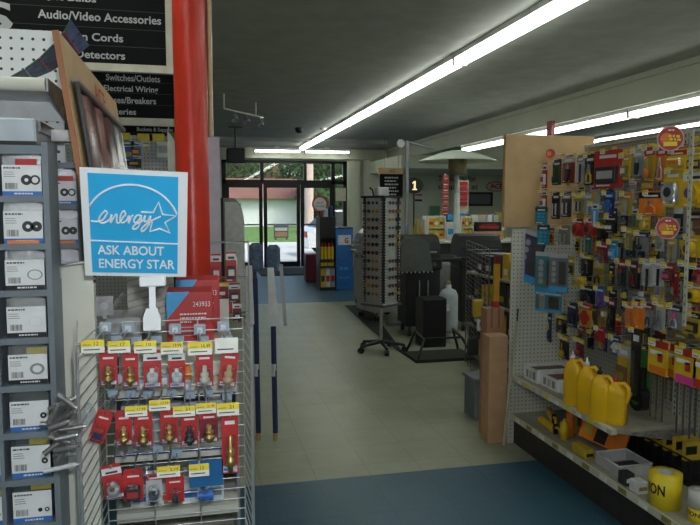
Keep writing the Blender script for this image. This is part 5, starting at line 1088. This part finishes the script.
def openbox(px0,px1,py,h,d,label,outc='white',inc='brown'):
    a=P(px0,py,Z=.43); y0=P(px1,py,X=a.x).y; t=thing('open_carton',label,'box',(a.x,(a.y+y0)/2,.4305)); L=abs(a.y-y0); k=MB()
    for (x0,x1,ya,yb) in ((0,.004,-L/2,L/2),(d-.004,d,-L/2,L/2),(.004,d-.004,-L/2,-L/2+.004),(.004,d-.004,L/2-.004,L/2)): k.box(x0,x1,ya,yb,0,h,outc)
    k.box(.004,d-.004,-L/2+.004,L/2-.004,0,.003,outc); 
    for i in range(3): k.box(-.0008,0,-L*.35+i*L*.24,-L*.35+i*L*.24+L*.14,h*.25,h*.7,'lgrey' if i%2 else 'dark')
    part(k,'carton',t); k=MB(); k.box(.01,d-.01,-L/2+.008,L/2-.008,.004,h*.8,inc,bev=.004); part(k,'contents',t)
for i,(ya,yb_,h,l) in enumerate(((3.76,3.60,.085,'white open carton with brown goods, farthest of three on the upper shelf'),(3.59,3.40,.075,'white open carton with brown goods, middle of three on the upper shelf'),(3.39,3.22,.06,'white open carton with dark print, nearest of three on the upper shelf'))):
    t=thing('open_carton',l,'box',(1.97+.02*i,(ya+yb_)/2,.4305)); L=ya-yb_; d=.26; k=MB()
    for (x0,x1,y0,y1) in ((0,.004,-L/2,L/2),(d-.004,d,-L/2,L/2),(.004,d-.004,-L/2,-L/2+.004),(.004,d-.004,L/2-.004,L/2)): k.box(x0,x1,y0,y1,0,h,'white')
    k.box(.004,d-.004,-L/2+.004,L/2-.004,0,.003,'white')
    for j in range(3): k.box(-.0008,0,-L*.38+j*L*.26,-L*.38+j*L*.26+L*.17,h*.2,h*.75,'lgrey' if j%2 else 'grey')
    part(k,'carton',t); k=MB(); k.box(.012,d-.012,-L/2+.012,L/2-.012,.004,h*.82,'brown',bev=.005); part(k,'contents',t)
# ---- goods on the base deck
D=.19
def dk(px,py): return P(px,py,Z=D)
q=dk(600,452); t=thing('laser_box','tilted orange box with black panel on the bottom deck','box',(2.11,3.13,D+.0005),-.75); k=MB()
T=Matrix.Rotation(.3,4,'Y'); k.box(-.12,.12,-.06,.06,0.0,.15,'orange',T,bev=.004); k.box(-.04,.02,-.0615,-.06,.01,.12,'black',T); k.box(-.1,-.06,-.0615,-.06,.03,.1,'gold',T); 
k.v=[v-Vector((0,0,min(p.z for p in k.v))) for v in k.v]; part(k,'carton',t)
boxpack('small_box','small yellow and black box in front of the orange box','box',1.93,1.98,3.0,3.13,D+.0003,D+.05,'gold','black')
k=MB(); k.box(2.13,2.3,3.33,3.46,D+.0003,D+.15,'tan',bev=.004); k.box(2.129,2.13,3.36,3.43,D+.04,D+.1,'brown'); k.solo('tan_box','tan carton left of the orange box on the bottom deck','box')
def tool(x,y,rz,c,label,name='caulking_gun'):
    t=thing(name,label,'tool',(x,y,D+.0003),rz); k=MB(); k.cyl((-.1,0,.024),(.08,0,.024),.022,c,14); k.cyl((.08,0,.024),(.12,0,.024),.01,c,10,.003); part(k,'barrel',t); k=MB(); k.box(-.12,-.1,-.012,.012,.0,.06,'black' if c!='orange' else 'red',bev=.004); k.tube([(-.11,0,.04),(-.17,0,.05),(-.19,0,.01)],.009,c,8); part(k,'handle',t)
q=dk(523,409); tool(q.x+.08,3.66,1.2,'yellow','yellow tool lying flat at the far end of the bottom deck')
tool(2.26,3.6,1.6,'gold','gold coloured tool lying farther back on the bottom deck')
tool(1.99,3.5,1.5,'yellow','yellow tool lying before the upright orange tool')
for i,(x,y,c,h,l) in enumerate(((2.05,3.345,'orange',.17,'upright orange tube behind the lying yellow tools'),(2.1,3.4,'yellow',.15,'upright yellow tube beside the orange tube'),(1.985,3.3,'yellow',.12,'short upright yellow tube left of the tan carton'))):
    k=MB(); k.lathe([(0,0),(.024,0),(.024,h*.8),(.01,h*.86),(.008,h),(0,h)],c,(x,y,D+.0003),14); k.solo('sealant_tube',l,'tube')
# white tray
a=dk(606,468); t=thing('plastic_tray','white open plastic tray on the bottom deck','tray',(2.05,2.86,D+.0003)); W_,L_,h=.18,.2,.055; k=MB()
for x0,x1,y0,y1 in((-W_/2,-W_/2+.005,-L_/2,L_/2),(W_/2-.005,W_/2,-L_/2,L_/2),(-W_/2+.005,W_/2-.005,-L_/2,-L_/2+.005),(-W_/2+.005,W_/2-.005,L_/2-.005,L_/2)): k.box(x0,x1,y0,y1,0,h,'lgrey')
k.box(-W_/2+.005,W_/2-.005,-L_/2+.005,L_/2-.005,0,.005,'lgrey'); k.tube([(-W_/2,-L_/2,h),(W_/2,-L_/2,h),(W_/2,L_/2,h),(-W_/2,L_/2,h)],.005,'white',6,True); part(k,'tray',t)
k=MB(); k.box(-.06,.08,-.03,.03,.0052,.025,'dark'); part(k,'black_insert',t)
boxpack('small_carton','small dark and white carton in front of the white tray','box',1.925,1.975,2.66,2.72,D+.0003,D+.06,'dark','white')
boxpack('small_carton','small white carton nearer than the dark one, before the white tray','box',1.925,1.98,2.57,2.635,D+.0003,D+.055,'white','olive')
# standing yellow packs row in black wire tray
t=thing('card_tray','black wire tray holding the standing yellow cards','tray',(2.28,2.84,D+.0003)); k=MB()
for z in(.004,.07,.13): k.tube([(-.07,-.26,z),(.07,-.26,z),(.07,.26,z),(-.07,.26,z)],.004,'black',6,True)
for y in(-.26,-.13,0,.13,.26):
    for x in(-.07,.07): k.tube([(x,y,.004),(x,y,.13)],.003,'black',5)
part(k,'wire_frame',t); k=MB(); k.box(-.07,.07,-.26,.26,.0,.004,'black'); part(k,'floor_panel',t)
for i in range(7):
    y=3.05-.068*i; k=MB(); k.box(2.22,2.34,y-.012,y+.012,D+.005,D+.11,'black'); k.box(2.22,2.34,y-.013,y+.013,D+.11,D+.2,'gold'); k.box(2.22,2.28,y-.0135,y-.013,D+.14,D+.18,'black'); k.solo('yellow_card_pack','yellow topped black pack standing in the black wire tray','packet','yellow topped packs in the wire tray')
# caution tape
def roll(x,y,z,r,h,label,txtc='black',body='yellow',word='CAUTION'):
    t=thing('caution_tape',label,'tape',(x,y,z)); k=MB(); n=40; ri=r*.5
    k.lathe([(ri,0),(r,0),(r,h),(ri,h)],mat('tape_'+body,K[body].node_tree.nodes['Principled BSDF'] and ((.8,.62,.02) if body=='yellow' else (.6,.6,.58)),rough=.35,vary=.03),(0,0,0),n); part(k,'tape',t)
    k=MB(); k.lathe([(ri,h*.0),(ri,h+.001),(ri*.92,h+.001),(ri*.92,0)],'lgrey',(0,0,0),n); part(k,'core',t)
    if word:
        k=MB(); vs,fs=txt(word,.03); x0=min(v[0] for v in vs);x1=max(v[0] for v in vs);y0=min(v[1] for v in vs);y1=max(v[1] for v in vs); span=2.9
        k.add([((r+.0008)*math.cos(a),(r+.0008)*math.sin(a),h*.42+(v[1]-y0)/(y1-y0)*h*.32) for v in vs for a in [-2.25-span+(v[0]-x0)/(x1-x0)*span]],fs,txtc); part(k,'lettering',t)
    return t
a=dk(665,506); rr_=18*a.y*1.12/F
roll(1.975,2.455,D+.0003,.068,.15,'large yellow caution tape roll on the bottom deck')
roll(2.02,2.3,D+.0003,.042,.06,'small yellow caution tape roll under the white roll')
roll(2.02,2.3,D+.0605,.045,.07,'white banded tape roll stacked on the small caution roll','black','white',None)
MB().box(2.0,2.1,2.13,2.22,D+.0003,D+.06,'brown',bev=.004).solo('brown_box','small dark brown carton at the lower right corner','box')
# ------------------------------------------------------------------ at the gondola end: cartons, level, stick, gridwall
t=thing('long_carton','tall plain brown carton standing on the floor at the gondola end','carton',(1.822,3.87,0)); k=MB(); k.box(-.065,.062,-.06,.05,0,.69,'card_board',bev=.004); part(k,'carton',t)
t=thing('open_tube_carton','second tall carton with open reddish top standing behind the first','carton',(P(495,320,Y=3.94).x,3.98,0)); k=MB(); k.box(-.06,.06,-.045,.05,0,.845,mat('reddish_board',(.38,.2,.12),rough=.8,bump=.1),bev=.003); k.box(-.04,.04,-.03,.035,.84,.846,'dark')
for i in(-1,1): k.box(i*.025-.006,i*.025+.006,-.046,-.045,.72,.85,'brown')
part(k,'carton',t)
t=thing('spirit_level','yellow level with red ends sticking out of the open tall carton','level',(P(495.5,300,Y=3.97).x,3.97,.846)); a=P(496,256,Y=3.97); hL=a.z-.846; k=MB(); T=Matrix.Rotation(.02,4,'Y'); k.box(-.018,.018,-.012,.012,.0,hL,'gold',T); k.box(-.006,.006,-.0125,-.012,.05,hL-.05,'orange',T); part(k,'bar',t); k=MB(); k.box(-.02,.02,-.013,.013,hL-.05,hL,'maroon',T); k.box(-.02,.02,-.013,.013,.0,.04,'red',T); part(k,'end_cap',t,'dark red end caps')
a=P(518.5,309,Y=3.77);b=P(510,402,Y=3.77); k=MB(); k.cyl((b.x,3.74,.0),(b.x+.0,3.745,.2),.008,'cream',8) if 0 else None
k.cyl(Vector((b.x-.03,3.83-.06,.0))+Vector((-.01,0,0)),Vector((a.x,3.785,a.z-.08)),.008,mat('pale_stick',(.5,.5,.34),rough=.5),8); k.cyl(Vector((a.x,3.785,a.z-.08)),Vector((a.x+.006,3.787,a.z)),.005,'dark',8); k.solo('pale_stick','thin pale stick with dark tip leaning on the end pegboard','stick')
# wire gridwall with goods
G0=P(465,362,Z=0);G1=P(487,403,Z=0); GT=P(465,240,Y=G0.y).z; d=(G1-G0); L=d.length; dn=d.normalized()
t=thing('grid_panel','tall black wire grid panel left of the wooden end board','grid panel',((G0.x+G1.x)/2,(G0.y+G1.y)/2,0)); k=MB(); n=int(GT/.04)
for i in range(n+1): z=.03+(GT-.03)*i/n; k.tube([G0+UZ*z,G1+UZ*z],.0022,'dsteel',4)
for i in range(8): p=G0+d*(i/7); k.tube([p,p+UZ*GT],.0028 if i not in(0,7) else .006,'dsteel',4)
part(k,'wire_grid',t,world=True)
t=thing('low_shelving','dark shelving full of yellow and black goods behind the grid panel','shelving',(2.75,5.3,0)); X0_,X1_=2.45,2.95; Y0_,Y1_=4.3,5.3
X0_=P(487,300,Y=4.3).x+.15
k=MB(); k.box(X1_,X1_+.02,4.3,6.0,0,1.1,'dark'); k.box(2.55,X1_,5.98,6.0,0,1.08,'dark'); part(k,'back_panel',t,world=True)
for z in(.1,.38,.64,.88):
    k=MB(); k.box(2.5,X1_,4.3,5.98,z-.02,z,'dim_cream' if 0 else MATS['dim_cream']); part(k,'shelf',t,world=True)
for zi,z in enumerate((.1,.38,.64,.88)):
    y=4.35;i=0
    while y<5.7:
        w=R.uniform(.12,.22); c=R.choice(['yellow','black','gold','dark','olive','black']); k=MB(); k.box(2.52,2.8,y,y+w-.01,z+.0005,z+R.uniform(.14,.24),c,bev=.004); k.box(2.519,2.52,y+w*.2,y+w*.7,z+.04,z+.09,'white' if zi%2 else 'gold'); k.box(2.56,2.7,y-.001,y,z+.03,z+.1,'black' if c in('yellow','gold') else 'gold'); k.solo('goods_box',f'{nm.get(c,c)} box on the '+('lowest','second','third','top')[zi]+' shelf behind the wire grid panel','box',f'{nm.get(c,c)} boxes on the '+('lowest','second','third','top')[zi]+' shelf behind the grid'); y+=w
a=P(477,331,Y=4.7);b=P(485,319,Y=4.7); k=MB(); k.box(a.x,b.x,4.7,4.703,a.z,b.z,'white'); k.box(a.x+.02,b.x-.02,4.699,4.7,a.z+.03,b.z-.02,'grey'); o=k.solo('hanging_card','small white card hooked on the grid panel beside the tall cartons','card')
for i,(px,py,py2,m_,l) in enumerate(((479,300,318,'gold','gold bag hanging on the grid panel above the white card'),(474,338,356,'dark','dark bag hanging low on the grid panel'),(481,345,400,'cab','grey blue crate standing beside the tall cartons'))):
    if i<2:
        Yg=4.72+.25*i; a=P(px-5,py2,Y=Yg);b=P(px+5,py,Y=Yg); MB().box(a.x,b.x,Yg,Yg+.05,a.z,b.z,m_,bev=.01).solo('hanging_bag',l,'bag')
    else:
        k=MB(); k.box(1.86,2.02,4.25,4.45,0,.28,m_,bev=.01); k.box(1.85,2.03,4.24,4.46,.28,.3,m_); k.solo('grey_crate',l,'crate')
# the camera's own flash, which lit the near left goods in the photograph
fl=bpy.data.lights.new('flash','POINT'); fl.energy=36; fl.shadow_soft_size=.02; fl.color=(.9,.95,1); fo=bpy.data.objects.new('flash',fl); C.objects.link(fo); fo.location=(.03,-.0,1.57)
for o in bpy.data.objects:
    if o.get('label') and len(o['label'].split())>16: print('LONG',o.name,o['label'])
# @@END2
# ------------------------------------------------------------------ world and view
w=bpy.data.worlds.new('sky'); sc.world=w; w.use_nodes=True; nt=w.node_tree; bg=nt.nodes['Background']
st=nt.nodes.new('ShaderNodeTexSky'); st.sky_type='NISHITA'; st.sun_disc=False; st.sun_elevation=.9; st.sun_rotation=2.6; st.dust_density=4
nt.links.new(st.outputs[0],bg.inputs[0]); bg.inputs[1].default_value=.4
sl=bpy.data.lights.new('sun','SUN'); sl.energy=1.6; sl.angle=.15; so=bpy.data.objects.new('sun',sl); C.objects.link(so); so.rotation_euler=(.75,0,.5)
sc.view_settings.view_transform='Standard'; sc.view_settings.look='None'; sc.view_settings.gamma=1; sc.view_settings.use_curve_mapping=False; sc.view_settings.exposure=0
